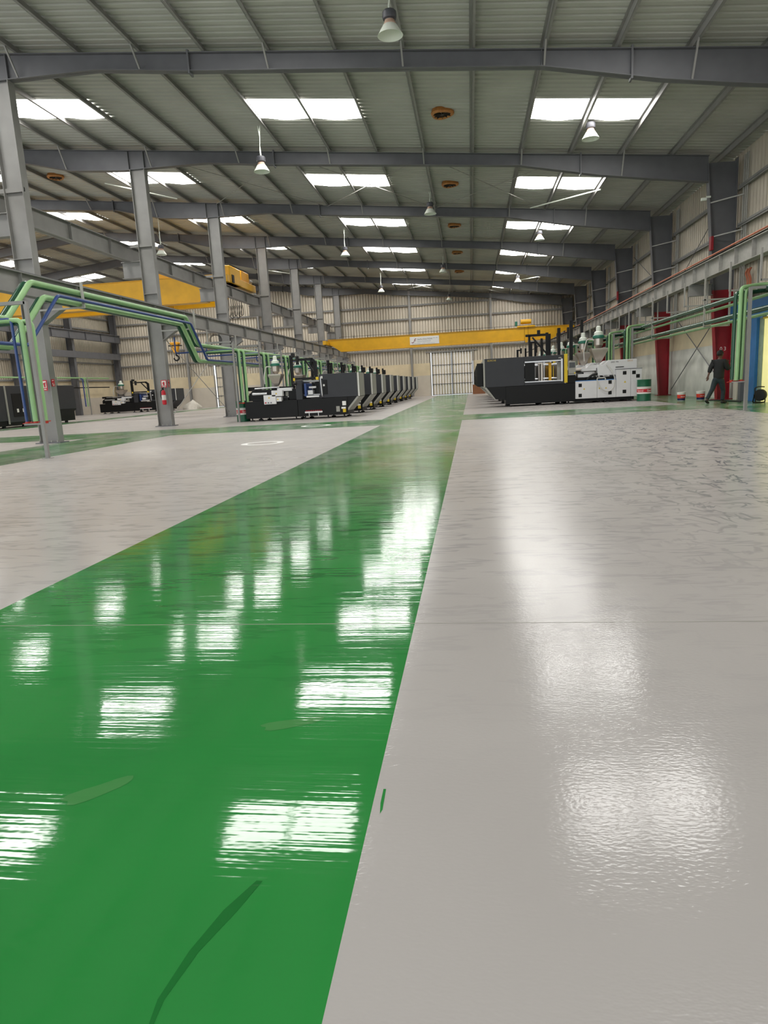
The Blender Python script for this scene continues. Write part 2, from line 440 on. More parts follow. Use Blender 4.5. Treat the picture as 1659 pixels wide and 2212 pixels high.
cf = ['nearest', 'second', 'third', 'fourth', 'fifth', 'sixth', 'seventh']
for k in range(7):
    yk = F[k] if k < 6 else YB - .45
    t = thing('steel_column', '%s grey steel column of the middle row%s' % (cf[k], ', beside the green drop pipes' if k == 0 else ', with a fire extinguisher on it' if k == 1 else ''), 'column', (XC, yk, 0), group='middle row columns')
    g = MB(); i_section(g, -.31, .31, 0, 0, botz(XC), .3); g.build('shaft', M['steel'], t)
    g = MB().box(-.42, .42, -.24, .24, 0, .03)
    p = g.build('base_plate', M['steel_dark'], t)
    for dx in (-.3, -.1, .1, .3):
        MB().cyl((dx, -.19, .03), (dx, -.19, .09), .018, n=8).build('anchor_bolt', M['galv'], p)
    # bracket carrying the lower runway, on the side of the main aisle
    g = MB()
    g.prism([(.31, 4.24), (.95, 4.24), (.95, 4.02), (.31, 3.62)], 'y', -.012, .012); g.box(.31, .98, -.13, .13, 4.22, 4.245); g.prism([(.31, 3.6), (.31, 3.625), (.98, 4.03), (.98, 4.0)], 'y', -.13, .13)
    g.build('bracket', M['steel'], t)
    g = MB()
    g.box(-1.15, -.31, -.012, .012, 6.2, 6.84); g.box(-1.15, -.31, -.14, .14, 6.82, 6.845); g.box(-1.15, -.31, -.14, .14, 6.18, 6.205)
    g.build('bracket', M['steel'], t)
    g = MB().box(-1.0, .31, -.09, -.05, 7.38, 7.5); g.build('tie_plate', M['steel'], t)
    for z in (4.9, 5.5):
        g = MB().box(-.29, .29, -.15, -.012, z, z + .02); g.build('stiffener', M['steel'], t)

# tapered wall columns of the red-based wall
for k in range(7):
    yk = F[k] if k < 6 else YB - .45
    t = thing('tapered_column', '%s tapered wall column with a red painted foot, grey above the crane runway' % cf[k], 'column', (0, yk, 0), group='red footed wall columns')
    def xi(z): return 9.43 + (8.86 - 9.43) * z / 7.95
    for nm, z0, z1, mm in (('lower_shaft', 0, 4.1, 'red'), ('upper_shaft', 4.1, 8.6, 'steel_dark')):
        g = MB()
        g.prism([(xi(z0), z0), (9.86, z0), (9.86, z1), (xi(z1), z1)], 'y', -.012, .012)
        g.prism([(xi(z0), z0), (xi(z0) + .022, z0), (xi(z1) + .022, z1), (xi(z1), z1)], 'y', -.15, .15)
        g.box(9.84, 9.862, -.15, .15, z0, z1 if z1 < 8 else 8.7)
        g.build(nm, M[mm], t)
    g = MB().box(9.3, 9.98, -.22, .22, 0, .03); g.build('base_plate', M['red'], t)
    g = MB().box(8.3, xi(4.2), -.012, .012, 3.95, 4.34); g.box(8.3, xi(4.2), -.12, .12, 4.32, 4.345); g.box(8.3, xi(4.), -.12, .12, 3.93, 3.955)
    g.build('bracket', M['steel'], t)
    for z in (7.2, 6.0):
        g = MB().bar((xi(z), -.1, z), (9.95, -.55, z + .12), .04, .04); g.build('stay', M['galv'], t)
    if k == 1:
        # white stencilled marks on the red web
        text('stencil', '0 3', .2, M['paper'], t, (9.5, -.014, 1.86), width=.22)

# ------------------------------------------------------------------ crane runways
def runway(name, label, x, zb, zt, y0, y1, m, rail, stiff, fw=.3):
    t = thing(name, label, 'crane runway', (x, 0, 0))
    g = MB()
    g.box(-.012, .012, y0, y1, zb, zt); g.box(-fw / 2, fw / 2, y0, y1, zt - .022, zt); g.box(-fw / 2, fw / 2, y0, y1, zb, zb + .022)
    g.build('girder', m, t)
    g = MB().box(-.03, .03, y0, y1, zt, zt + .06); g.build('rail', M['steel_dark'], t)
    y = y0 + 1.; 
    while y < y1:
        g = MB().box(-fw / 2 + .02, fw / 2 - .02, y - .006, y + .006, zb + .02, zt - .02); o = g.build('stiffener', m, t)
        if stiff == 'frame': y += B / 3
        else: y += stiff
    return t
tL = runway('crane_runway', 'lower grey crane runway girder along the middle columns, beside the green pipes', -12.45, 4.25, 4.86, F[0] - 8, YB - .3, M['steel'], 1, 'frame')
tU = runway('crane_runway', 'upper grey crane runway girder on the far side of the middle columns', -14.0, 6.85, 7.48, F[0] - 8, YB - .3, M['steel'], 1, 'frame')
tR = runway('crane_runway', 'pale grey crane runway girder in front of the red columns', 8.5, 4.36, 4.93, F[0] - 8, YB - .3, M['galv'], 1, 1.36)
g = MB().cyl((-.17, F[0] - 8, 5.02), (-.17, YB - .3, 5.02), .03, n=8); g.build('conductor_bar', M['copper'], tR)
g = MB().cyl((-.12, F[0] - 8, 4.97), (-.12, YB - .3, 4.97), .02, n=8); g.build('conductor_support', M['black'], tR)
tW = runway('crane_runway', 'grey crane runway girder along the far side wall beyond the yellow crane', -36.7, 7.1, 7.86, 45., YB - .3, M['steel_dark'], 1, 'frame')
g = MB().box(-.1, .1, 45, YB - .3, 5.4, 6.0)
tag(g.build('wall_beam', M['steel_dark'], loc=(-36.9, 0, 0)), 'grey horizontal beam low on the far side wall under the runway', 'beam')

# ------------------------------------------------------------------ walls
def ribbed(name, ax, c, u0, u1, zlo, zhi, sgn, m, per=.28, holes=()):
    # vertical ribs; ax 'x' = wall plane spans X at y=c; ax 'y' spans Y at x=c; zhi(u) top
    g = MB(); prof = []; u = u0
    while u < u1 - 1e-6:
        prof += [(u, 0), (min(u + per * .72, u1), 0), (min(u + per * .75, u1), .12), (min(u + per * .93, u1), .12)]; u += per
    prof.append((u1, 0))
    def P(u, d, z): return (u, c + sgn * d, z) if ax == 'x' else (c + sgn * d, u, z)
    for (ua, da), (ub, db) in zip(prof, prof[1:]):
        if ub - ua < 1e-6: continue
        um = (ua + ub) / 2; lo = zlo
        for h0, h1, hz in holes:
            if h0 < um < h1: lo = max(lo, hz)
        g.add([P(ua, da, lo), P(ub, db, lo), P(ub, db, zhi(ub)), P(ua, da, zhi(ua))], [(0, 1, 2, 3)])
    return g.build(name, m, smooth=False)
D1 = (-3.95, .25, 4.26); D2 = (-26.75, -24.4, 4.28)
struct(ribbed('wall_back', 'x', YB, XL, XR, 3.24, lambda x: roofz(x), 1, M['clad'], holes=(D1, D2)), 'ribbed beige metal end wall')
g = MB()
for a, c in ((XL, D2[0]), (D2[1], D1[0]), (D1[1], XR)):
    g.box(a, c, YB - .02, YB + .2, 2.05, 3.26, 0); g.box(a, c, YB - .03, YB + .2, 0, 2.05, 1)
struct(g.build('wall_back_base', [M['cream'], M['cream_grey']]), 'cream and pale plastered lower end wall')
struct(ribbed('wall_right', 'y', XR, Y0, YB, 3.02, lambda y: roofz(XR), 1, M['clad'], holes=()), 'ribbed beige metal side wall above the concrete')
g = MB(); g.box(XR - .02, XR + .2, 25.2, YB, 2.15, 3.04, 0); g.box(XR - .08, XR + .2, 25.2, YB, 0, 2.15, 1)
g.box(XR - .02, XR + .2, Y0, 20.2, 2.15, 3.04, 0); g.box(XR - .08, XR + .2, Y0, 20.2, 0, 2.15, 1)
struct(g.build('wall_right_base', [M['cream'], M['concrete']]), 'stained concrete lower wall with a cream ledge')
struct(ribbed('wall_left', 'y', XL, 30., YB, 3.2, lambda y: roofz(XL), -1, M['clad']), 'ribbed beige metal wall of the far bay')
g = MB(); g.box(XL - .2, XL + .02, 30, YB, 1.6, 3.22, 0); g.box(XL - .2, XL + .03, 30, YB, 0, 1.6, 1)
struct(g.build('wall_left_base', [M['cream'], M['cream_grey']]), 'pale lower wall of the far bay')
tn = 1
def girt(g, lab):
    global tn
    tn += 1; struct(g.build('trim_%d' % tn, M['steel']), lab)
for z in (8.93, 7.63, 6.05, 4.66):
    for a, c in ((XL + .3, -13.6), (-13.0, -6.0), (-5.7, 1.95), (2.25, XR - .3)):
        if z < 4.9 and False: continue
        g = MB().box(a, c, YB - .22, YB, z - .01, z + .01); g.box(a, c, YB - .22, YB - .2, z - .06, z + .09); girt(g, 'grey girt across the ribbed end wall')
for z in (7.63, 6.3, 4.95, 3.75):
    for k in range(-1, 6):
        a = F[0] + B * k + .15; c = a + B - .3
        g = MB().box(XR - .2, XR, a, c, z - .01, z + .01); g.box(XR - .2, XR - .18, a, c, z - .06, z + .09); girt(g, 'grey girt along the side wall')
for z in (9.5, 8.3, 5.0, 3.3):
    g = MB().box(XL, XL + .2, 36, YB, z - .01, z + .01); g.box(XL + .18, XL + .2, 36, YB, z - .06, z + .09); girt(g, 'grey girt along the far bay wall')
# end wall posts
for i, (x, lab) in enumerate(((-29.4, 'grey end wall post behind the white sack in the far bay'), (-21.4, 'grey end wall post in the far bay, right of its door'),
                              (-5.84, 'grey end wall post left of the big sliding door'), (2.1, 'grey end wall post right of the big sliding door'))):
    g = MB(); y_ = YB - .36
    g.box(x - .1, x + .1, y_ - .14, y_ - .12, 0, roofz(x) - .05); g.box(x - .1, x + .1, y_ + .12, y_ + .14, 0, roofz(x) - .05); g.box(x - .01, x + .01, y_ - .12, y_ + .12, 0, roofz(x) - .05)
    tag(g.build('wall_post', M['steel']), lab, 'post', 'end wall posts')
# far bay wall columns
for k, lab in ((3, 'first grey column of the far side wall'), (4, 'second grey column of the far side wall'), (5, 'third grey column of the far side wall'), (6, 'corner grey column of the far side wall')):
    g = MB(); i_section(g, -37.55, -36.95, F[k] if k < 6 else YB - .4, 0, 10.1, .35)
    tag(g.build('wall_column', M['steel_dark']), lab, 'column', 'far bay wall columns')

# sliding doors in the end wall
def sliding(n_, x0, x1, zt, gapl, gapr, lab):
    t = bpy.data.objects.new('door_%d' % n_, None); COL.objects.link(t); struct(t, lab); t.location = ((x0 + x1) / 2, YB, 0)
    w = x1 - x0; a, c = -w / 2 + gapl, w / 2 - gapr
    for u0, u1 in ((a, -.005), (.005, c)):
        g = MB(); u = u0
        while u < u1 - .01:
            e = min(u + .16, u1); f = min(u + .2, u1); h = min(u + .26, u1)
            g.add([(u, .1, .025), (e, .1, .025), (f, .17, .025), (h, .17, .025), (u, .1, zt + .1), (e, .1, zt + .1), (f, .17, zt + .1), (h, .17, zt + .1)], [(0, 1, 5, 4), (1, 2, 6, 5), (2, 3, 7, 6)]); u += .28
        p = g.build('door_leaf', M['clad'], t, smooth=False)
        g = MB()
        for z in (.06, 1.12, 2.08, 3.0, zt - .06): g.box(u0, u1, .04, .09, z - .03, z + .03)
        g.box(u0, u0 + .06, .04, .09, .03, zt); g.box(u1 - .06, u1, .04, .09, .03, zt)
        g.build('door_frame', M['steel_dark'], p)
    g = MB(); g.box(-w / 2 - .08, -w / 2, -.06, .05, 0, zt); g.box(w / 2, w / 2 + .08, -.06, .05, 0, zt); g.box(-w / 2 - .5, w / 2 + .5, -.08, .05, zt, zt + .12)
    g.build('jamb', M['steel'], t)
sliding(1, D1[0], D1[1], D1[2], .07, .03, 'tall ribbed metal double sliding door in the end wall')
sliding(2, D2[0], D2[1], D2[2], .14, .03, 'ribbed metal sliding door of the far bay')
# doorway with the yellow curtain in the side wall
t = bpy.data.objects.new('door_3', None); COL.objects.link(t); struct(t, 'blue framed doorway with a glowing yellow strip curtain'); t.location = (9.75, 22.7, 0)
MB().box(-.08, .1, 2.27, 2.72, 0, 2.85).box(-.08, .1, -2.6, -2.2, 0, 2.85).build('jamb', M['blue'], t, bevel=.01)
MB().box(-.1, .1, -2.7, 4.9, 2.86, 3.5).box(-.14, .1, -2.7, 4.9, 3.44, 3.5).build('header', M['blue'], t, bevel=.01)
MB().box(.02, .1, 1.93, 2.27, 0, 2.8).build('side_board', M['greygreen'], t)
MB().box(.04, .1, -2.2, 1.93, 0, 2.74).build('strip_curtain', M['curtain'], t)
MB().box(.0, .1, -2.2, 1.95, 2.74, 2.8).build('curtain_rail', M['warn'], t)
# between the red column and the blue frame: post, board, short sheet wall
g = MB().box(-.09, .09, -.12, .12, 0, 2.85); tag(g.build('door_post', M['steel_dark'], loc=(9.72, 26.15, 0), bevel=.01), 'dark grey steel post between red column and blue doorway', 'post')
g = MB().box(-.03, .03, -.18, .18, 0, 2.85); tag(g.build('wall_board', M['cream_grey'], loc=(9.9, 27.2, 0)), 'tall pale board beside the red column behind the walking person', 'board')

# ------------------------------------------------------------------ roof and wall bracing rods
def brace(label, segs, r=.016, m='galv'):
    c = Vector(segs[0][0])
    t = thing('bracing_rods', label, 'bracing', c)
    for a, b_ in segs: MB().cyl(Vector(a) - c, Vector(b_) - c, r, n=6).build('rod', M[m], t)
for k, nm in ((1, 'second'), (5, 'farthest')):
    for i, (xa, xb) in enumerate(((-7.0, -1.5), (-1.5, 3.9), (-12.9, -7.0))):
        za, zb = roofz(xa) - .26, roofz(xb) - .26
        brace('thin crossed bracing rods under the roof in the %s bay, %s' % (nm, ['beside the skylight', 'across the middle', 'beside the middle columns'][i]),
              [((xa, F[k] + .1, za), (xb, F[k] + B - .1, zb)), ((xb, F[k] + .1, zb), (xa, F[k] + B - .1, za))])
brace('thin crossed bracing rods against the concrete wall behind the paint buckets', [((9.9, F[1] + .3, .35), (9.9, F[2] - .5, 3.9)), ((9.9, F[2] - .5, .3), (9.9, F[1] + .3, 3.9))], .02, 'steel_dark')
brace('pale crossed rods behind the column with the extinguisher', [((XC, F[1] + .3, .2), (XC, F[2] - .4, 4.0)), ((XC, F[2] - .4, .3), (XC, F[1] + .2, 4.0))], .018, 'galv')
brace('thin diagonal rods high on the side wall above the runway', [((9.9, F[1] + .3, 8.0), (9.9, F[2] - .3, 4.9)), ((9.9, F[2] + .3, 4.9), (9.9, F[3] - .3, 8.))], .016, 'steel_dark')
# bracing rod lengths below skylights, their daylight painted on as a pale colour
for i, (a, b_, lab) in enumerate((((5.8, 32.05, 9.06), (3.1, 35.4, 9.33), 'bracing rod length painted pale as skylit, near the red columns, second bay'),
                                  ((5.7, 56.7, 9.08), (4.17, 59.0, 9.23), 'bracing rod length painted pale as skylit, near the red columns, far bay'),
                                  ((-16.9, 32.13, 11.33), (-14.5, 34.75, 11.09), 'bracing rod length painted pale as skylit, beside the second column'),
                                  ((-16.75, 57.46, 11.31), (-15.0, 59.2, 11.14), 'bracing rod length painted pale as skylit, beside the fifth column'))):
    tag(MB().cyl(a, b_, .03, n=8).build('skylit_rod', M['lamp_white']), lab, 'tube', 'bracing rod lengths painted as skylit')

# ------------------------------------------------------------------ lamps and vents
def lamp(x, y, zb, lab):
    zr = roofz(x) - .19
    t = thing('high_bay_lamp', lab, 'lamp', (x, y, zb), group='high bay lamps')
    h = zr - zb
    g = MB()
    if h > .6:
        g.tube([(-.02, 0, h), (.02, 0, h - (h - .5) * .4), (-.015, 0, h - (h - .5) * .8), (0, 0, .46)], .014, n=6); g.tube([(.05, 0, h), (.0, .0, h * .6), (.03, 0, .46)], .01, n=6)
    g.build('cord', M['lamp_white'], t)
    MB().lathe((0, 0, 0), [(.02, .5), (.13, .5), (.155, .47), (.16, .36), (.15, .33), (.11, .32), (.1, .25)], 20, close=True).build('driver', M['lamp_dark'], t)
    MB().lathe((0, 0, 0), [(.1, .33), (.13, .25), (.145, .23), (.145, .2)], 20).build('neck', M['lamp_neck'], t)
    MB().lathe((0, 0, 0), [(.145, .21), (.16, .2), (.285, 0), (.29, -.005), (.275, 0), (.15, .19), (.02, .2)], 28).build('reflector', M['lamp_white'], t)
lamp(-1.58, 16.75, 8.95, 'nearest hanging high bay lamp, above the first rafter')
lamp(-7.2, 25.1, 8.97, 'high bay lamp on a long cord below the skylight nearest the middle columns')
lamp(4.2, 25.1, 8.97, 'high bay lamp on a short cord below the nearest skylight by the red columns')
lamp(-1.66, 33.3, 8.97, 'high bay lamp in front of the third rafter beam')
lamp(-7.2, 41.4, 8.94, 'high bay lamp on a long cord in front of the fourth rafter')
lamp(4.12, 41.4, 8.94, 'high bay lamp below the third skylight by the red columns')
lamp(-1.72, 49.6, 8.85, 'small distant high bay lamp in front of the fifth rafter')
lamp(-7.2, 57.8, 8.93, 'small far high bay lamp on a long cord near the end wall, middle column side')
lamp(4.0, 57.8, 8.92, 'small far high bay lamp near the end wall, red column side')
lamp(-1.82, 66.0, 8.86, 'farthest tiny high bay lamp hanging before the end wall')
lamp(-16.7, 37.1, 8.97, 'high bay lamp on a long cord in the far bay above the yellow crane')
vl = ['nearest', 'second', 'third', 'fourth', 'fifth']
def vent(x, y, lab):
    t = thing('roof_vent', lab, 'vent', (x, y, roofz(x)), group='roof vents')
    md = lambda a: 1 + .09 * math.cos(3 * a + .6) 
    MB().lathe((0, 0, 0), [(.34, .03), (.36, -.03), (.38, -.09), (.36, -.13), (.3, -.14), (.26, -.1)], 36, mod=md).build('throat', M['vent'], t)
    g = MB()
    for k in range(10):
        a = 2 * math.pi * k / 10; g.bar((.05 * math.cos(a), .05 * math.sin(a), -.09), (.3 * math.cos(a + .3), .3 * math.sin(a + .3), -.11), .015, .06)
    g.cyl((0, 0, -.12), (0, 0, -.06), .06)
    g.build('turbine', M['vent_dark'], t)
for k in range(5): vent(-.7, F[k] + 4.6, '%s brown turbine vent set in the roof above the aisle' % vl[k])
vent(-19.3, 32.1, 'dark turbine vent in the roof of the far bay')

# ------------------------------------------------------------------ overhead cranes
yc_ = 60.0
t = thing('overhead_crane', 'yellow overhead crane beam with a white sign, spanning in front of the end wall', 'crane', (0, yc_, 0))
g = MB(); g.prism([(-12.4, 5.46), (-12.4, 5.06), (-12.1, 4.98), (-11.3, 4.4), (6.9, 4.4), (7.9, 5.0), (8.3, 5.06), (8.3, 5.46)], 'y', -.28, .28)
g.box(-12.4, 8.3, -.34, .34, 5.44, 5.47); g.box(-11.3, 6.9, -.34, .34, 4.38, 4.41)
g.build('main_girder', M['yellow'], t, smooth=False)
for x in (-12.45, 8.4):
    g = MB().box(x - .16, x + .16, -1.5, 1.5, 4.98, 5.32); p = g.build('end_truck', M['yellow'], t, bevel=.02)
    for y in (-1.2, 1.2): MB().cyl((x - .1, y, 5.07), (x + .1, y, 5.07), .14, n=16).build('wheel', M['black'], p)
g = MB()
for x in [-11.3 + 1.22 * i for i in range(16)]: g.bar((x, -.25, 5.46), (x, -.25, 5.64), .03)
g.tube([(-11.3, -.25, 5.64), (7.2, -.25, 5.64)], .014, n=6)
g.build('cable_rail', M['black'], t)
g = MB().box(4.1, 5.4, -.3, .3, 5.5, 5.62).box(4.0, 5.5, -.42, -.3, 5.47, 5.6)
p = g.build('trolley', M['yellow'], t, bevel=.03)
MB().cyl((4.32, 0, 5.95), (5.2, 0, 5.95), .2, n=18).build('hoist_drum', M['yellow'], p)
MB().box(3.85, 4.05, -.15, .15, 5.62, 6.0).build('motor', M['green_dark'], p, bevel=.02)
MB().cyl((4.6, -.5, 5.5), (4.6, -.5, 4.15), .012, n=6).cyl((4.9, -.5, 5.5), (4.9, -.5, 4.15), .012, n=6).build('rope', M['black'], t)
MB().box(4.65, 4.85, -.6, -.4, 4.2, 4.45).build('hook_block', M['yellow'], t, bevel=.03)
g = MB().box(-5.15, -2.62, -.31, -.3, 4.6, 5.26); p = g.build('sign_board', M['paper'], t)
# the swoosh mark and the lettering of the sign
g = MB()
sw = [(-5.02, 4.79), (-4.88, 4.77), (-4.82, 4.84), (-4.76, 4.98), (-4.68, 5.08), (-4.6, 5.1)]
for a, b_ in zip(sw, sw[1:]): g.bar((a[0], -.315, a[1]), (b_[0], -.315, b_[1]), .012, .05)
g.bar((-4.78, -.315, 4.93), (-4.63, -.315, 4.94), .012, .04)
g.build('logo', M['maroon'], p)
text('lettering', 'DanFra SOLUTIONS', .17, M['ink'], p, (-4.52, -.312, 4.98), width=1.32)
text('small_print', 'MANUFACTURING OF CRANES & HOISTS', .06, M['ink_grey'], p, (-4.52, -.312, 4.87), width=1.2)
text('small_print', 'INDUSTRIAL HANDLING SYSTEMS', .06, M['ink_grey'], p, (-4.52, -.312, 4.79), width=1.15)
text('small_print', 'TEL: 00 000000   EMAIL: info@solutions', .06, M['ink_grey'], p, (-5.0, -.312, 4.66), width=2.0)
text('emblem', 'CE  ISO', .11, M['ink_grey'], p, (-3.14, -.312, 5.05), width=.4)

yl = 40.2
t = thing('overhead_crane', 'big yellow overhead crane beam in the far bay behind the middle columns', 'crane', (0, yl, 0))
g = MB(); g.prism([(-14.4, 8.2), (-14.4, 7.62), (-14.9, 7.55), (-15.5, 6.72), (-35.2, 6.72), (-36.0, 7.6), (-36.9, 7.66), (-36.9, 8.2)][::-1], 'y', -.3, .3)
g.box(-35.2, -15.5, -.38, .38, 6.7, 6.73); g.box(-36.9, -14.4, -.36, .36, 8.18, 8.21)
g.build('main_girder', M['yellow'], t, smooth=False)
g = MB(); g.prism([(-14.4, 8.2), (-14.4, 7.62), (-14.9, 7.55), (-15.5, 6.72), (-35.2, 6.72), (-36.0, 7.6), (-36.9, 7.66), (-36.9, 8.2)][::-1], 'y', 2.2, 2.7)
g.build('main_girder', M['yellow'], t, smooth=False)
g = MB().box(-14.25, -13.75, -1.2, 4.1, 7.62, 8.06); p = g.build('end_truck', M['yellow'], t, bevel=.03)
MB().box(-14.3, -13.72, -.75, 1.15, 7.62, 8.6).build('gear_housing', M['yellow'], p, bevel=.06)
MB().box(-14.5, -13.8, 1.5, 3.0, 8.06, 8.66).build('drive_box', M['yellow_orange'], p, bevel=.05)
MB().box(-13.74, -13.68, -.5, -.15, 7.66, 8.1).build('drive_plate', M['black'], p)
MB().cyl((-13.9, 3.2, 8.25), (-13.9, 3.7, 8.25), .1).build('motor', M['galv'], p)
g = MB().box(-36.95, -36.45, -1.2, 4.1, 7.92, 8.3); g.build('end_truck', M['yellow'], t, bevel=.03)
MB().box(-19.4, -17.3, .1, 2.4, 8.25, 8.8).build('trolley', M['yellow'], t, bevel=.05)
for dx in (-.14, -.05, .05, .14): MB().cyl((-18.3 + dx, 1.0, 8.3), (-18.3 + dx, 1.0, 4.7), .012, n=6).build('rope', M['black'], t)
g = MB().box(-18.58, -18.02, .82, 1.18, 4.46, 4.6); g.prism([(-18.56, 4.5), (-18.04, 4.5), (-18.1, 4.2), (-18.22, 3.95), (-18.38, 3.95), (-18.5, 4.2)], 'y', .84, 1.16)
p = g.build('hook_block', M['yellow_orange'], t, bevel=.04)
MB().box(-18.66, -17.94, .8, 1.2, 4.36, 4.42).build('band', M['black'], p)
hp = [(-18.3, 1., 3.96), (-18.3, 1., 3.82)] + [(-18.3 + .16 * math.sin(a), 1., 3.64 + .16 * math.cos(a)) for a in [R(q) for q in range(0, 271, 30)]]
MB().tube(hp, .05, n=8).build('hook', M['black'], p)
g = MB()
for k in range(7):
    a = [(-14.75 - .14 * k, 3.9, 7.5), (-14.75 - .14 * k, 3.9, 6.8)] + [(-14.75 - .14 * k + .1 * math.cos(R(q)), 3.9, 6.42 - .08 * (k % 3) + .16 * math.sin(R(q))) for q in range(180, 361, 30)] + [(-14.66 - .14 * k, 3.9, 6.9)]
    g.tube(a, .02, n=6)
g.build('festoon_cable', M['black_rubber'], t)

# ------------------------------------------------------------------ green and blue pipes
def pipe(name, lab, pts, r, m, fil=.12, grp=None):
    c = Vector(pts[0]); o = MB().tube([Vector(p) - c for p in pts], r, n=12, fil=fil).build(name, M[m], loc=c)
    return tag(o, lab, 'pipe', grp)
def hump(x, z0, z1, ya, yb, r, m, lab, dz=0.):
    d = z1 - z0
    pipe('overhead_pipe', lab, [(x, 8.5, z0), (x, ya, z0), (x, ya + d * 1.1, z1), (x, yb - d * 1.0, z1), (x, yb, z0), (x, 61, z0)], r, m, grp='pipes along the middle columns')
hump(-11.0, 3.27, 4.27, 15.4, 27.0, .072, 'green_pipe', 'thick green pipe highest of the run beside the middle runway girder')
hump(-11.25, 3.27, 4.27, 15.5, 27.2, .072, 'green_deep', 'thick dark green pipe just behind the highest one beside the runway girder')
hump(-11.0, 2.62, 3.96, 15.5, 26.9, .075, 'green_pipe', 'lower thick green pipe of the run beside the middle runway girder')
hump(-11.25, 2.62, 3.96, 15.7, 27.1, .075, 'green_deep', 'lower rear dark green pipe of the run beside the runway girder')
hump(-10.8, 2.66, 4.02, 15.8, 27.3, .045, 'blue_pipe', 'thin blue pipe along the lower green pipes by the runway girder')
for i, y in enumerate((18.6, 26.5)):
    g = MB().bar((-10.86, y, 3.85), (-10.86, y, 4.55), .06).bar((-12.3, y, 3.86), (-10.84, y, 3.86), .05)
    tag(g.build('pipe_hanger', M['galv']), 'pale steel pipe hanger on the %s end of the raised green pipes' % ['near', 'far'][i], 'hanger', 'hangers of the raised pipes')

def drop_l(y, dx, lab, first=False):
    x = -10.0 + dx
    t = thing('pipe_drop', lab, 'pipe drop', (x, y, 0), group='pipe drops along the middle columns')
    for k, (ox, m, r, zt, xe) in enumerate(((0.22, 'green_pipe', .055, 3.06, -1.2), (.4, 'green_pipe', .05, 3.03, -1.3))):
        MB().tube([(xe - dx, .1 * k, zt), (ox, .1 * k, zt), (ox, .1 * k, .84)], r, n=12, fil=.14).build('green_pipe', M[m], t)
    for k, ox in enumerate((.13, .31)): MB().tube([(-1.25 - dx, .1 * k + .06, 3.0), (ox, .1 * k + .06, 3.0), (ox, .1 * k + .06, .84)], .045, n=12, fil=.12).build('dark_green_pipe', M['green_deep'], t)
    MB().tube([(-2.6 - dx, -.02, 3.75), (-2.6 - dx, -.02, 3.07), (0.0, -.02, 3.09), (.02, -.02, .84)], .033, n=8, fil=.1).build('blue_pipe', M['blue_pipe'], t)
    g = MB()
    for ox, w in ((.02, 0.), (.22, 0.), (.4, .1)):
        g.cyl((ox, w, .78), (ox, w, .84), .05); g.bar((ox - .1, w - .03, .8), (ox + .1, w + .03, .83), .03, .02)
    g.build('valve', M['valve'], t)
    g = MB(); xp = .47 if first else .03
    yy = -.12 if first else -.15
    g.bar((xp, yy, 0), (xp, yy, 3.42), .075).bar((xp, yy, 3.4), (-1.15 - dx, yy, 3.4), .075)
    g.box(xp - .09, xp + .09, yy - .09, yy + .09, 0, .012); g.bar((xp, yy, .78), (.02, yy, .78), .04)
    g.build('stand', M['steel'], t)
    return t
yr = [28.2 + 3.85 * k for k in range(9)]
nm9 = ['nearest', 'second', 'third', 'fourth', 'fifth', 'sixth', 'seventh', 'eighth', 'farthest']
drop_l(14.15, .0, 'green and blue pipe drop on a grey post before the first middle column', True)
for k, y in enumerate(yr):
    drop_l(y - .15 if k else 28.35, 0., 'green and blue pipe drop at the injection end of the %s black aisle machine' % nm9[k])
for i in range(9):
    y = 30.6 + 3.85 * i; g = MB()
    g.bar((-10.7, y, 2.5), (-10.7, y, 3.45), .05).bar((-10.7, y, 3.45), (-12.0, y, 3.45), .05).bar((-12.0, y, 3.45), (-12.0, y, 4.2), .05).bar((-10.7, y, 2.52), (-11.5, y, 2.52), .05)
    tag(g.build('pipe_hanger', M['galv']), '%s pale steel hoop carrying the green pipes over the black machine row' % ORD[i], 'hanger', 'hoops over the machine row')

for x, z, lab in ((8.0, 3.27, 'upper dark green pipe along the red columns'), (8.2, 3.13, 'upper light green pipe along the red columns'),
                  (8.0, 2.74, 'lower dark green pipe along the red columns'), (8.2, 2.62, 'lower light green pipe along the red columns')):
    pipe('overhead_pipe', lab, [(x, 12., z), (x, 62, z)], (.075 if x < 8.1 else .045), 'green_deep' if x < 8.1 else 'green_pipe', 0, 'pipes along the red columns')
def drop_r(y, lab):
    t = thing('pipe_drop', lab, 'pipe drop', (7.45, y, 0), group='pipe drops along the red columns')
    for k, ox in enumerate((-.1, .04)):
        MB().tube([(.75, .35 + .12 * k, 3.4 - .06 * k), (.5, .35 + .12 * k, 3.4 - .06 * k), (ox, .06 * k, 3.32 - .04 * k), (ox - .03, .06 * k, .84)], .055 - .01 * k, n=12, fil=.14).build('green_pipe', M['green_pipe'], t)
    for ox in (-.2, -.04): MB().tube([(.7, .1, 3.2), (ox, .1, 3.2), (ox - .02, .08, .86)], .05, n=8, fil=.1).build('dark_green_pipe', M['green_deep'], t)
    g = MB()
    for ox in (-.25, -.13, .01): g.cyl((ox, .03, .79), (ox, .03, .86), .045); g.bar((ox - .12, 0, .8), (ox + .1, .06, .83), .03, .02)
    g.build('valve', M['valve'], t)
    g = MB(); g.bar((.1, -.1, 0), (.1, -.1, 3.3), .08).bar((.1, -.1, 3.28), (.9, -.1, 3.28), .07).box(0, .2, -.2, 0, 0, .012).bar((.1, -.1, .8), (-.25, -.0, .8), .03)
    g.build('stand', M['steel'], t)
drop_r(20.1, 'green pipe drop on a grey post standing right of the walking person')
for k in range(6): drop_r(33.7 + 4.2 * k, 'green pipe drop behind the %s machine of the white cabinet row' % ORD[k])
hn = 0
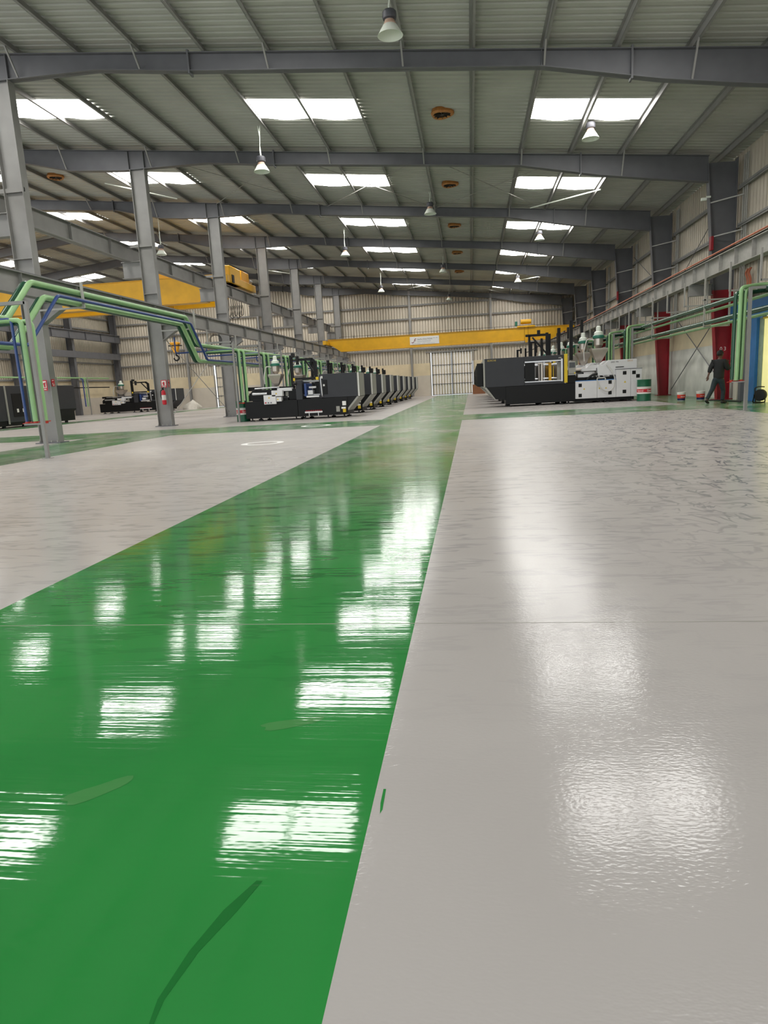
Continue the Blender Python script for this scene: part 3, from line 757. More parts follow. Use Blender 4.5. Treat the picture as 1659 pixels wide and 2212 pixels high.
for i in range(14):
    y = 20.4 + 2.25 * i; low = i % 3 == 2; zb = 2.6 if low else 3.5
    g = MB(); x = 7.95
    g.bar((x, y, zb), (x, y, 4.36), .05); g.bar((x, y, zb + .02), (x + .8, y, zb + .02), .05); g.bar((x + .8, y, zb), (x + .8, y, 4.36), .05)
    if low: g.bar((x - .08, y, 3.5), (x + .9, y, 3.5), .05)
    hn += 1
    tag(g.build('pipe_hanger', M['galv']), '%s pale steel hanger below the runway girder by the red columns' % ORD[i], 'hanger', 'hangers below the right runway')
# vertical conduits beside the wall columns, and a hanging coil of cable
for k in range(1, 6):
    t = thing('conduit', 'thin grey vertical conduits on the side wall beside the %s red footed column' % cf[k], 'conduit', (10.0, F[k] - .7, 3.1), group='wall conduits')
    for d in (0, .16, .34): MB().cyl((0, d, 0), (0, d, 5.6), .028, n=8).build('tube', M['galv'], t)
t = thing('copper_tubes', 'reddish tubes on the side wall above the blue doorway', 'tube', (9.96, 26.4, 3.6))
for d in (0, .12, .3): MB().tube([(0, d, 0), (0, d, .7), (-.05, d + .1, .9), (0, d, 1.05)], .03, n=8, fil=.1).build('tube', M['copper'], t)
ring = lambda r: [(r * math.sin(R(q)), .05 * math.sin(R(2 * q)), r * math.cos(R(q))) for q in range(0, 361, 15)]
g = MB().tube(ring(.3), .014, n=6).tube(ring(.26), .014, n=6)
tag(g.build('cable_coil', M['black_rubber'], loc=(-11.95, 31.5, 3.74)), 'coil of black cable hanging over the green pipes behind the extinguisher column', 'cable coil')
# pipes along the far bay wall
pipe('overhead_pipe', 'thin green pipe along the wall of the far bay', [(-36.87, 34, 3.5), (-36.87, 66, 3.5)], .07, 'green_pipe', 0)
pipe('overhead_pipe', 'thin dark pipe below the green one along the far bay wall', [(-36.91, 34, 2.6), (-36.91, 66, 2.6)], .05, 'black', 0)
for y, lab in ((55.5, 'green pipe drop by the far bay wall, left of the far machine'), (60.3, 'green pipe drop by the far bay wall, at the far machine')):
    t = thing('pipe_drop', lab, 'pipe drop', (-36.3, y, 0))
    for ox in (0, .2, .4): MB().tube([(-.2, ox, 3.4), (ox * .5, ox, 3.4), (ox * .5, ox, .8)], .055, fil=.1).build('green_pipe', M['green_pipe' if ox else 'blue_pipe'], t)
    MB().bar((.35, .2, 0), (.35, .2, 3.5), .07).build('stand', M['steel'], t)

# ------------------------------------------------------------------ injection moulding machines
def loader(t, x, y, z, big=1.):
    # steel hopper pyramid with a vacuum loader on top
    a, b_ = .28 * big, .07 * big
    g = MB()
    def ring(r, zz): return [(x - r, y - r, zz), (x + r, y - r, zz), (x + r, y + r, zz), (x - r, y + r, zz)]
    vs = ring(b_, z) + ring(a, z + .42 * big) + ring(a, z + .5 * big)
    fs = [(i, (i + 1) % 4, 4 + (i + 1) % 4, 4 + i) for i in range(4)] + [(4 + i, 4 + (i + 1) % 4, 8 + (i + 1) % 4, 8 + i) for i in range(4)] + [(8, 9, 10, 11), (3, 2, 1, 0)]
    g.add(vs, fs)
    h = g.build('hopper', M['stainless'], t)
    zz = z + .5 * big
    MB().lathe((x, y, zz), [(.08 * big, 0), (.16 * big, .12 * big), (.16 * big, .36 * big)], 18, close=True).build('loader_cone', M['stainless'], h)
    MB().lathe((x, y, zz), [(.17 * big, .34 * big), (.2 * big, .36 * big), (.2 * big, .44 * big), (.17 * big, .46 * big)], 18, close=True).build('loader_band', M['green_dark'], h)
    MB().lathe((x, y, zz), [(.16 * big, .46 * big), (.15 * big, .56 * big), (.09 * big, .6 * big), (.08 * big, .74 * big), (.05 * big, .78 * big)], 18, close=True).build('loader_motor', M['lamp_white'], h)
    MB().tube([(x - .16 * big, y - .05, zz + .3 * big), (x - .4 * big, y - .05, zz + .36 * big), (x - .52 * big, y - .1, zz - .1), (x - .5 * big, y - .1, z + .1)], .025, fil=.15).build('feed_hose', M['hose'], h)

def warn(g, x, y, z, s=.04):
    g.add([(x - s, y, z - s * .8), (x + s, y, z - s * .8), (x, y, z + s)], [(0, 1, 2)])

def machine_black(lab, loc, rz=0., sc=None, grp=None):
    t = thing('injection_moulding_machine', lab, 'moulding machine', loc, rz, grp)
    if sc: t.scale = sc
    D = 1.45
    g = MB(); g.box(.0, 2.32, .05, D, .12, .84); g.box(2.34, 4.5, .0, D, .12, .84); g.box(.3, 1.9, .2, D - .2, .84, .95)
    base = g.build('base', M['black'], t, bevel=.012)
    for x in (.25, .65, 2.2, 2.6, 3.6, 4.3):
        for y in (.14, D - .14): MB().cyl((x, y, 0), (x, y, .05), .1, n=12).cyl((x, y, .05), (x, y, .13), .03, n=8).build('foot', M['black_rubber'], t)
    g = MB(); g.box(.12, 1.2, .35, D - .4, .95, 1.2); g.box(.06, .5, .4, D - .4, 1.3, 1.46); g.prism([(.1, .86), (.1, 1.1), (.3, 1.32), (1.2, 1.32), (1.3, 1.0), (.9, .9)], 'y', .3, .55)
    g.box(1.1, 2.1, .45, D - .45, 1.1, 1.42); g.box(1.9, 2.35, .25, D - .3, .84, 1.3)
    g.build('injection_unit', M['black'], t, bevel=.02)
    MB().cyl((.4, .32, 1.38), (1.5, .32, 1.4), .035).build('piston_rod', M['chrome'], t); MB().cyl((.3, .28, 1.15), (.95, .28, 1.15), .07).build('piston_rod', M['chrome'], t)
    MB().cyl((1.3, D / 2, 1.28), (2.3, D / 2, 1.28), .09).build('barrel', M['stainless'], t)
    MB().box(1.42, 2.08, .22, .5, 1.22, 1.36).build('barrel_guard', M['white'], t, bevel=.015)
    MB().box(1.75, 2.1, .3, .5, 1.0, 1.2).build('barrel_guard', M['panel_grey'], t, bevel=.015)
    for (x0, x1, z0, z1, wx, wz) in ((.88, 1.42, .7, 1.09, 1.12, .98), (1.24, 1.72, 1.02, 1.27, 1.45, 1.14), (1.44, 1.66, .8, .99, 1.5, .9)):
        p = MB().box(x0, x1, -.06, .2, z0, z1).build('electrical_box', M['white'], t, bevel=.01)
        g = MB(); warn(g, wx, -.063, wz); g.build('warning_sign', M['warn'], p)
        if x0 < 1:
            for k in range(3): MB().cyl((.96 + .12 * k, -.06, .77), (.96 + .12 * k, -.085, .77), .03, n=10).build('gland', M['sign_red' if k == 0 else 'ink_grey'], p)
    loader(t, 1.32, .6, 1.46)
    g = MB(); g.box(2.3, 2.58, -.02, D, .82, 1.64); g.build('fixed_platen', M['cover'], t, bevel=.02)
    MB().cyl((2.2, -.03, 1.5), (2.36, -.03, 1.5), .06).build('gate_motor', M['black_rubber'], t)
    for y, z in ((.3, 1.58), (.3, 1.0), (1.15, 1.58), (1.15, 1.0)): MB().cyl((2.5, y, z), (3.4, y, z), .045).build('tie_bar', M['chrome'], t)
    MB().box(2.64, 2.74, .1, 1.2, .95, 1.5).build('mould_plate', M['blue_pipe'], t, bevel=.01)
    MB().box(2.78, 3.0, .15, .6, 1.02, 1.2).box(2.8, 3.12, .3, .8, 1.28, 1.36).box(2.74, 3.3, .0, .1, .9, .97).build('mould_block', M['white'], t, bevel=.01)
    MB().box(3.05, 3.3, .4, 1.1, .95, 1.55).build('moving_platen', M['black'], t, bevel=.02)
    g = MB().box(2.3, 3.4, .02, .1, 1.66, 1.74).box(2.3, 3.4, D - .1, D - .02, 1.66, 1.74); g.build('gate_rail', M['black'], t)
    MB().box(2.22, 2.3, .0, .04, 1.62, 1.74).box(3.2, 3.32, .0, .04, 1.62, 1.74).build('yellow_stop', M['warn'], t)
    MB().tube([(3.42, -.03, 1.72), (3.42, -.07, 1.68), (3.45, -.07, .96), (3.45, -.03, .92)], .028, fil=.04).build('door_handle', M['chrome'], t)
    p = MB().box(3.34, 3.5, -.02, .0, .88, 1.78).box(3.34, 4.96, .0, 1.62, .86, 1.84).build('clamp_cover', M['cover'], t, bevel=.015)
    MB().box(3.47, 3.68, -.012, .0, 1.0, 1.6).build('window', M['black'], p, bevel=.005)
    MB().box(3.42, 3.5, -.03, -.02, 1.66, 1.76).box(3.5, 3.57, -.02, -.012, 1.34, 1.42).build('label', M['paper'], p)
    MB().prism([(4.96, .86), (4.96, 1.84), (5.0, 1.84), (5.0, .86)], 'y', -.01, 1.63).build('end_trim', M['panel_grey'], p)
    MB().box(4.99, 5.03, -.01, .02, .86, 1.84).build('trim_edge', M['paper'], p)
    g = MB(); g.prism([(4.45, .3), (4.96, .86), (3.4, .86), (3.4, .3)], 'y', .03, 1.6); g.build('clamp_skirt', M['black'], t)
    g = MB(); g.prism([(4.5, .28), (5.0, .84), (4.92, .86), (4.42, .3)], 'y', .02, 1.61); g.build('end_skirt', M['panel_grey'], t)
    p = MB().box(2.64, 3.4, -.05, -.01, .25, .32).box(2.8, 2.83, -.04, -.01, .12, .26).box(3.2, 3.23, -.04, -.01, .12, .26).build('water_manifold', M['white'], t)
    for k in range(9): MB().cyl((2.7 + .08 * k, -.03, .32), (2.7 + .08 * k, -.03, .37), .014, n=8).build('valve', M['sign_red'], p)
    MB().box(4.0, 4.15, -.02, 0, .25, .48).build('cabinet_label', M['panel_grey'], t)
    MB().box(4.28, 4.44, -.08, .0, .5, .68).box(4.24, 4.42, -.12, 0, .36, .44).build('filter_unit', M['paper'], t, bevel=.01)
    MB().cyl((4.36, -.07, .22), (4.36, -.07, .36), .07, n=12).build('filter_cup', M['warn'], t)
    # sprue picker frame
    g = MB(); g.box(1.98, 2.1, .5, .66, 1.3, 2.7); g.box(2.25, 3.0, .5, .62, 2.46, 2.56); g.bar((2.95, .56, 2.52), (3.1, .56, 2.36), .12); g.box(3.04, 3.16, .5, .62, 1.6, 2.4)
    g.bar((2.66, .56, 2.48), (3.08, .56, 1.85), .06); g.box(2.05, 2.3, .52, .6, 2.47, 2.53)
    g.build('picker_frame', M['black'], t)
    MB().box(2.08, 2.2, .45, .7, 2.62, 2.8).cyl((2.33, .5, 2.3), (2.33, .5, 2.66), .07).build('picker_head', M['black_rubber'], t, bevel=.01)
    return t
nm = ['nearest', 'second', 'third', 'fourth', 'fifth', 'sixth', 'seventh', 'eighth', 'farthest']
t0 = machine_black('nearest black moulding machine of the aisle row, beside a green drum', (-9.68, 28.2, 0), grp='black machines along the aisle')
g = MB(); g.box(1.98, 2.1, .5, .66, 1.3, 2.62); g.box(1.99, 2.09, .35, 1.2, 2.46, 2.56); g.box(1.97, 2.2, .5, .66, 2.5, 2.6); g.box(1.99, 2.09, 1.1, 1.2, 1.9, 2.5)
alt = g.build('picker_frame', M['black'], None); alt_me = alt.data; bpy.data.objects.remove(alt)
def alt_picker(r):
    for c in r.children:
        if c.name.startswith('picker_frame'): c.data = alt_me
        if c.name.startswith('picker_head'): c.location = (-.1, 0, -.06)
for k in range(1, 9):
    r_ = dup(t0, (-9.68, yr[k], 0), '%s black moulding machine in the row left of the green aisle' % (nm[k] if k == 8 else ORD[k]))
    alt_picker(r_)
dup(t0, (-35.7, 61.6, 0), 'long black moulding machine against the far bay end wall, beside a white sack', scale=(1.57, 1.2, 1.12))['group'] = 'far bay machines'
fm = [o for o in bpy.data.objects if o.get('group') == 'far bay machines'][-1]
for c in list(fm.children) + [g_ for c in fm.children for g_ in c.children]:
    if c.name.startswith(('end_skirt', 'end_trim')):
        c.material_slots[0].link = 'OBJECT'; c.material_slots[0].material = M['cover']
# machine of the far bay that stands lengthwise
t = thing('injection_moulding_machine', 'tall black moulding machine of the far bay, partly hidden by the nearest column', 'moulding machine', (-25.6, 41.4, 0), R(90), 'far bay machines')
MB().box(-9., -.2, .05, 1.9, .12, .9).build('base', M['black'], t, bevel=.02)
p = MB().box(-4.4, 0, 0, 2.0, .85, 2.34).box(-6.62, -4.42, 0, 2.0, .3, 2.34).build('clamp_cover', M['cover'], t, bevel=.02)
MB().box(-9., -6.75, .0, 2.0, .4, 2.34).build('rear_cover', M['cover'], t, bevel=.02)
MB().box(-6.72, -6.62, -.03, .02, .22, 2.36).build('trim_edge', M['panel_grey'], p)
MB().box(-6.2, -5.0, -.015, 0, .6, 1.9).build('window', M['black'], p)
MB().box(-5.9, -5.75, -.03, -.01, .85, 1.05).box(-5.4, -5.25, -.03, -.01, .85, 1.05).build('label', M['paper'], p)
MB().prism([(-.9, .42), (0, .8), (0, .86), (-4.4, .86), (-4.4, .42)], 'y', .03, 1.95).build('clamp_skirt', M['black'], t)
for x in (-8.5, -6.9, -5.2, -3., -1.): MB().cyl((x, .2, 0), (x, .2, .14), .1).build('foot', M['black_rubber'], t)

def machine_white(lab, loc, grp):
    t = thing('injection_moulding_machine', lab, 'moulding machine', loc, 0, grp)
    D = 1.75
    g = MB(); g.box(.95, 3.98, .03, D, .1, .9); g.box(3.98, 6.5, .12, D, .06, .2)
    g.build('base', M['black'], t, bevel=.012)
    for x in (1.1, 2.5, 3.4, 3.7, 5.1, 5.4, 6.3):
        for y in (.14, D - .14): MB().cyl((x, y, 0), (x, y, .05), .11, n=12).cyl((x, y, .05), (x, y, .12), .035, n=8).build('foot', M['black_rubber'], t)
    MB().prism([(.5, .36), (.95, .3), (.95, .9), (.05, .9), (.05, .8)], 'y', .02, D).build('clamp_skirt', M['black'], t)
    MB().prism([(.47, .34), (.5, .36), (.1, .9), (.03, .9), (.03, .84)], 'y', 0, D + .02).build('end_skirt', M['panel_grey'], t)
    # clamp housing built around the real gate opening
    g = MB(); g.box(.05, 1.78, 0, D, .9, 2.15); g.box(1.78, 3.52, 0, .06, .9, 1.03); g.box(1.78, 3.52, 0, .06, 1.92, 2.15); g.box(3.42, 3.52, 0, .06, 1.03, 1.92)
    g.box(1.78, 3.52, D - .06, D, .9, 1.03); g.box(1.78, 3.52, D - .06, D, 1.92, 2.15); g.box(1.78, 3.52, .06, D - .06, .88, .92)
    p = g.build('clamp_cover', M['cover'], t, bevel=.01)
    MB().box(-.02, .05, -.01, D + .01, .9, 2.15).build('end_trim', M['panel_grey'], p)
    MB().box(-.3, -.02, .3, D - .3, .95, 1.98).build('ejector_box', M['black'], p, bevel=.02)
    text('lettering', 'BORCHE', .1, M['logo_y'], p, (.17, -.003, 2.03), width=.38)
    text('stencil', 'm', .1, M['paper'], p, (3.26, -.003, 2.0), width=.12)
    g = MB()
    g.box(1.8, 3.42, -.02, .0, 1.88, 1.94); g.box(1.8, 3.42, -.02, 0, 1.02, 1.07); g.box(3.36, 3.44, -.03, 0, 1.0, 1.98); g.box(2.62, 2.65, -.02, 0, 1.05, 1.9)
    d = g.build('safety_gate', M['chrome'], t, bevel=.006)
    MB().box(1.8, 2.24, -.018, .0, 1.05, 1.88).build('gate_panel', M['black'], d, bevel=.01)
    MB().box(2.46, 2.5, .04, .06, 1.05, 1.8).build('handle', M['black_rubber'], d)
    for (y, z) in ((.35, 1.75), (.35, 1.15), (1.4, 1.75), (1.4, 1.15)): MB().cyl((1.8, y, z), (3.5, y, z), .05).build('tie_bar', M['chrome'], t)
    MB().box(2.4, 2.62, .2, 1.5, 1.0, 1.85).build('moving_platen', M['stainless'], t, bevel=.02)
    MB().box(2.86, 2.98, .2, 1.5, 1.0, 1.85).build('mould_plate', M['yellow'], t, bevel=.01)
    MB().box(3.22, 3.4, .2, 1.5, 1.0, 1.85).build('fixed_platen', M['panel_grey'], t, bevel=.02)
    MB().box(3.5, 3.64, -.05, .05, .93, 2.17).build('yellow_edge', M['warn'], t, bevel=.01)
    p = MB().box(3.67, 3.98, -.1, .05, 1.26, 1.84).build('control_panel', M['panel_grey'], t, bevel=.012)
    MB().box(3.7, 3.95, -.106, -.1, 1.56, 1.79).build('screen', M['screen'], p)
    for k in range(5): MB().cyl((3.72 + .05 * k, -.11, 1.31), (3.72 + .05 * k, -.1, 1.31), .014, n=8).build('button', M['ink'], p)
    MB().cyl((3.94, -.13, 1.33), (3.94, -.1, 1.33), .03).build('stop_button', M['warn'], p)
    MB().box(3.64, 4.0, .05, .5, .9, 1.25).build('injection_bed', M['black'], t, bevel=.01)
    # lower and tall cabinets
    p = MB().box(3.98, 4.9, -.03, D - .1, .2, .96).box(4.91, 5.7, -.03, D - .1, .2, .96).build('cabinet', M['white'], t, bevel=.008)
    for (x, z) in ((4.18, .78), (4.18, .34), (5.45, .86), (5.45, .4)): MB().box(x - .07, x + .07, -.04, -.03, z - .075, z + .075).build('vent_grille', M['black'], p)
    g = MB()
    for x in (4.35, 5.0, 5.28): warn(g, x, -.034, .62)
    g.build('warning_sign', M['warn'], p)
    MB().box(3.98, 5.7, -.035, .02, .955, .985).build('blue_strip', M['blue_edge'], p)
    p = MB().box(5.71, 6.32, -.03, D - .1, .2, 1.38).box(6.33, 6.78, -.03, D - .1, .2, 1.38).build('cabinet', M['white'], t, bevel=.008)
    for (x, z) in ((6.06, 1.22), (6.06, .42), (6.45, 1.22), (6.62, 1.06)): MB().box(x - .075, x + .075, -.04, -.03, z - .075, z + .075).build('vent_grille', M['black'], p)
    g = MB(); warn(g, 6.08, -.034, .84, .05); g.build('warning_sign', M['warn'], p)
    MB().box(5.68, 6.8, -.05, D - .1, 1.38, 1.4).build('cabinet_top', M['ink_grey'], p)
    p = MB().prism([(4.95, 1.16), (4.95, 1.62), (5.2, 1.62), (5.4, 1.8), (6.6, 1.8), (6.6, 1.4), (5.72, 1.4), (5.72, 1.16)], 'y', .1, D - .3).build('injection_cover', M['white'], t, bevel=.012)
    MB().box(5.7, 6.05, .085, .1, 1.47, 1.5).build('slot', M['black'], p)
    text('stencil', 'oo m', .13, M['ink'], p, (5.5, .096, 1.68), width=.32)
    text('lettering', 'BORCHE', .09, M['orange_ink'], p, (6.2, .096, 1.7), width=.22)
    MB().cyl((3.7, .8, 1.45), (5.0, .8, 1.45), .1).build('barrel', M['stainless'], t)
    p = MB().box(4.3, 4.92, .3, .6, 1.38, 1.52).box(4.12, 4.72, .2, .6, 1.12, 1.27).build('barrel_guard', M['white'], t, bevel=.012)
    MB().cyl((4.1, .5, 1.22), (4.4, .5, 1.22), .12).box(4.1, 5.7, .3, D - .3, .98, 1.1).build('carriage', M['black'], t)
    MB().tube([(4.5, .2, 1.0), (4.7, .15, 1.2), (5.0, .15, 1.25), (5.2, .2, 1.05)], .05, fil=.1).build('cable_hose', M['black_rubber'], t)
    MB().tube([(4.9, -.06, .98), (4.95, -.1, .75), (5.15, -.12, .5), (5.4, -.12, .45), (5.6, -.1, .62), (5.66, -.06, 1.0), (5.5, .0, 1.4), (5.3, .05, 1.6)], .018, fil=.2).build('pale_hose', M['hose'], t)
    MB().tube([(4.9, -.05, .96), (4.9, -.05, 1.06), (5.25, -.05, 1.06), (5.25, -.05, .96)], .022, fil=.06).build('hand_rail', M['hose'], t)
    g = MB(); g.prism([(4.5, 1.5), (4.6, 1.62), (5.15, 1.66), (5.0, 1.5)], 'y', .3, .9); g.build('hopper_throat', M['white'], t)
    loader(t, 5.08, .7, 1.72, 1.25)
    # tall take-out robot post
    g = MB(); g.box(3.78, 3.92, .3, .48, 1.9, 3.6); g.bar((3.85, .39, 3.25), (4.3, .39, 3.38), .05); g.box(4.25, 4.36, .3, .48, 3.05, 3.6)
    g.build('robot_post', M['black'], t)
    return t
t1 = machine_white('nearest long moulding machine with charcoal clamp cover and white cabinets', (.58, 30.9, 0), 'white cabinet machines')
for k in range(1, 7):
    y = 30.9 + 4.2 * k
    dup(t1, (.58, y, 0), '%s white cabinet moulding machine, mostly hidden behind the nearest one' % (ORD[k] if k < 6 else 'farthest'))
# take-out robots seen above the covers, one per hidden machine
for k, (x, y, h, lab) in enumerate(((4.0, 36.9, 3.5, 'black robot gantry with a diagonal brace above the second white cabinet machine'),
                                    (3.9, 45.2, 3.5, 'slim black robot post above the fourth white cabinet machine'),
                                    (3.6, 53.6, 3.4, 'slim black robot post above the sixth white cabinet machine'))):
    g = MB()
    g.box(-.07, .07, -.07, .07, 2.155, h)
    if k == 0:
        g.box(-1.1, 0, -.05, .05, h - .16, h - .04); g.bar((-.9, 0, 2.16), (-.9, 0, h - .1), .1); g.bar((-.75, 0, h - .2), (0, 0, 2.4), .08); g.box(-.5, -.35, -.1, .1, h - .1, h + .15)
    else:
        g.box(-.05, .3, -.05, .05, h - .1, h); g.box(.2, .32, -.07, .07, h - .3, h + .1)
    tag(g.build('robot_gantry', M['black'], loc=(x, y, 0)), lab, 'robot', 'robot posts above the machines')

# ------------------------------------------------------------------ drums, buckets, fan, sack, fire point
def drum(loc, lab):
    t = thing('oil_drum', lab, 'drum', loc, group='oil drums')
    prof = [(0, .02), (.27, .02), (.285, 0), (.292, .02), (.285, .04), (.285, .3), (.295, .315), (.285, .33)]
    MB().lathe((0, 0, 0), [(.27, .015), (.285, 0), (.292, .02), (.286, .04), (.286, .3)], 36, close=True).build('lower_shell', M['drum_green'], t)
    b_ = MB().lathe((0, 0, 0), [(.286, .3), (.295, .315), (.286, .335), (.286, .57), (.295, .59), (.286, .6)], 36).build('label_band', M['drum_white'], t)
    MB().lathe((0, 0, 0), [(.2868, .37), (.2875, .375), (.2875, .5), (.2868, .505)], 36).build('red_stripe', M['sign_red'], b_)
    MB().lathe((0, 0, 0), [(.286, .6), (.286, .86), (.292, .88), (.285, .9), (.27, .885), (.0, .885)], 36).build('upper_shell', M['drum_green'], t)
    # lettering wrapped on the stripe
    for s, a0 in (('Castrol', -165), ('Castrol', -80)):
        for i, ch in enumerate(s):
            a = R(a0 + i * 8.5)
            text('letter', ch, .11, M['paper'], b_, (.2885 * math.cos(a), .2885 * math.sin(a), .4), (R(90), 0, a + R(90)), ext=.0015)
    return t
d0 = drum((7.3, 30.2, 0), 'green oil drum with a white and red band beside the white cabinet machine')
drum((-9.95, 28.85, 0), 'green oil drum with a white and red band behind the black machine near the column') if False else dup(d0, (-10.02, 28.9, 0), 'green oil drum with a white and red band left of the nearest black machine')

def bucket(loc, lab, lid):
    t = thing('paint_bucket', lab, 'bucket', loc, group='paint buckets')
    MB().lathe((0, 0, 0), [(.13, 0), (.14, .01), (.16, .3), (.165, .3), (.168, .34), (.16, .35), (.15, .345), (.14, .2)], 28, close=False).build('shell', M['drum_white'], t)
    MB().lathe((0, 0, 0), [(.1415, .02), (.149, .11)], 28).build('navy_band', M['bucket_blue'], t)
    MB().lathe((0, 0, 0), [(.149, .11), (.1585, .25)], 28).build('red_band', M['bucket_red'], t)
    MB().tube([(-.165, 0, .32), (-.15, .08, .36), (0, .17, .365), (.15, .08, .36), (.165, 0, .32)], .006, n=6, fil=.05).build('handle', M['galv'], t)
    if lid: MB().lathe((0, 0, 0), [(0, .36), (.15, .36), (.172, .35), (.172, .33)], 28).build('lid', M['drum_white'], t)
    for i, ch in enumerate('PAINT'):
        a = R(-112 + i * 11); text('letter', ch, .06, M['paper'], t, (.156 * math.cos(a), .156 * math.sin(a), .15), (R(90), 0, a + R(90)), ext=.001)
bucket((8.27, 28.3, 0), 'open white paint bucket with a red and navy band, farther from the person', False)
bucket((8.98, 28.25, 0), 'closed white paint bucket with a red and navy band, nearer the person', True)

t = thing('floor_fan', 'black round floor fan on a tube stand before the yellow curtain', 'fan', (9.42, 23.75, 0))
MB().cyl((-.06, -.06, .26), (.06, .06, .26), .19, n=28).build('drum', M['black_rubber'], t, bevel=.03)
MB().tube([(-.18, -.1, .02), (-.22, -.1, .5), (-.05, .0, .54), (.15, .1, .52)], .018, fil=.05).tube([(-.18, -.1, .02), (.2, .12, .02)], .018, fil=.05).tube([(-.22, -.1, .28), (-.18, .14, .02), (.2, .12, .02), (.2, .12, .3)], .018, fil=.05).build('tube_stand', M['black'], t)
g = MB(); pts = [(9.25, 24.9), (9.3, 25.3), (9.2, 25.8), (9.32, 26.4), (9.2, 26.9), (8.9, 27.2)]
g.tube([(x, y, .025) for x, y in pts], .022, fil=.3)
tag(g.build('floor_cable', M['black_rubber']), 'black cable lying on the floor before the blue doorway', 'cable')

# white sack by the far machine: a slumped lumpy bag
g = MB(); nu, nv = 28, 12
for v in range(nv + 1):
    f = v / nv
    for u in range(nu):
        a = 2 * math.pi * u / nu; rr = math.cos(f * math.pi / 2) ** .7 * (1 + .1 * math.sin(3 * a + 5 * f) + .06 * math.sin(7 * a))
        g.v.append((.95 * rr * math.cos(a) + .2 * f, .6 * rr * math.sin(a), .05 + .8 * f ** 1.1 * (1 + .15 * math.cos(a + 1))))
for v in range(nv):
    for u in range(nu): g.f.append((v * nu + u, v * nu + (u + 1) % nu, (v + 1) * nu + (u + 1) % nu, (v + 1) * nu + u)); g.mi.append(0)
tag(g.build('sack', M['plastic_bag'], loc=(-27.2, 63.4, -.05)), 'slumped white sack on the floor at the end of the far machine', 'sack')

def sign(loc, w, h, lab, rz=0.):
    t = thing('fire_sign', lab, 'sign', loc, rz, 'fire extinguisher signs')
    MB().box(-w / 2, w / 2, -.006, 0, 0, h).build('plate', M['sign_red'], t)
    MB().box(-w / 2 + .03, w / 2 - .03, -.009, -.006, h * .25, h - .03).build('white_field', M['paper'], t)
    g = MB().cyl((0, -.011, h * .32), (0, -.011, h * .66), .035 * w / .25, n=10).bar((-.02, -.011, h * .7), (.04, -.011, h * .74), .012, .03).bar((-.03, -.011, h * .72), (-.06, -.011, h * .5), .01, .02)
    g.build('pictogram', M['sign_red'], t)
    MB().box(-w / 2 + .04, w / 2 - .04, -.009, -.006, h * .08, h * .16).build('text_strip', M['paper'], t)
sign((-13.0, F[1] - .165, 1.64), .25, .32, 'red and white fire extinguisher sign on the second column above the extinguisher')
sign((-12.85 + .021, F[1] - .06, 1.66), .12, .3, 'narrow red and white sign on the side flange of the second column', R(90))
sign((-13.02, F[0] - .165, 1.62), .16, .32, 'tall red edged white sign on the front of the nearest column')
sign((-12.83 + .0, F[0] - .02, 1.74), .16, .22, 'small red and white extinguisher sign on the side flange of the nearest column', R(90))
t = thing('fire_extinguisher', 'red fire extinguisher hanging on the second column', 'extinguisher', (-13.02, F[1] - .26, .92))
MB().lathe((0, 0, 0), [(.06, 0), (.085, .03), (.09, .1), (.09, .5), (.07, .58), (.03, .62)], 20, close=True).build('cylinder', M['sign_red'], t)
MB().lathe((0, 0, 0), [(.0905, .2), (.0915, .21), (.0915, .4), (.0905, .41)], 20).build('label_band', M['drum_white'], t)
MB().cyl((0, 0, .6), (0, 0, .7), .03).bar((-.02, -.1, .7), (.02, .05, .73), .03).build('valve_head', M['black'], t)
MB().tube([(0, -.03, .66), (-.1, -.04, .6), (-.12, -.02, .35), (-.1, .0, .25)], .018, fil=.06).build('hose', M['black_rubber'], t)
MB().box(-.04, .04, .07, .11, .3, .75).build('wall_hook', M['galv'], t)

# small things on the walls
t = thing('security_camera', 'small white camera on the side wall column high above the person', 'camera', (8.78, F[1] - .2, 7.4))
MB().box(-.02, .14, -.02, .02, -.03, .03).build('arm', M['lamp_white'], t); MB().box(-.2, .0, -.06, .06, -.12, -.02).build('housing', M['lamp_white'], t, bevel=.02)
for k, z, lab in ((1, 5.5, 'dark red box on the column above the runway, nearest'), (3, 5.6, 'dark red box on the fourth column above the runway')):
    tag(MB().box(-.05, .05, -.1, .1, 0, .5).build('call_box', M['red'], loc=(8.98, F[k] - .26, z), bevel=.01), lab, 'box')
tag(MB().box(-1.2, 0, -.02, .1, 0, .9).build('brown_board', M['wood'], loc=(1.35, 66.5, 0)), 'brown board leaning low beside the big sliding door', 'board')

# ------------------------------------------------------------------ the walking person
P0 = Vector((8.44, 24.75, 0))
def skin(name, nodes, edges, m, parent, root=0, sub=2):
    # nodes: (x, y, z, rx, ry)
    me = bpy.data.meshes.new(name)
    me.from_pydata([q[:3] for q in nodes], edges, [])
    me.materials.append(m)
    o = bpy.data.objects.new(name, me); COL.objects.link(o); o.parent = parent
    o.modifiers.new('skin', 'SKIN').use_smooth_shade = True
    for i, q in enumerate(nodes):
        s = me.skin_vertices[0].data[i]; s.radius = (q[3], q[4]); s.use_root = i == root
    u = o.modifiers.new('sub', 'SUBSURF'); u.levels = sub; u.render_levels = sub
    return o
def chain(pts): return [(i, i + 1) for i in range(len(pts) - 1)]
per = thing('person', 'person in a black shirt and dark jeans walking past the red column', 'person', P0)
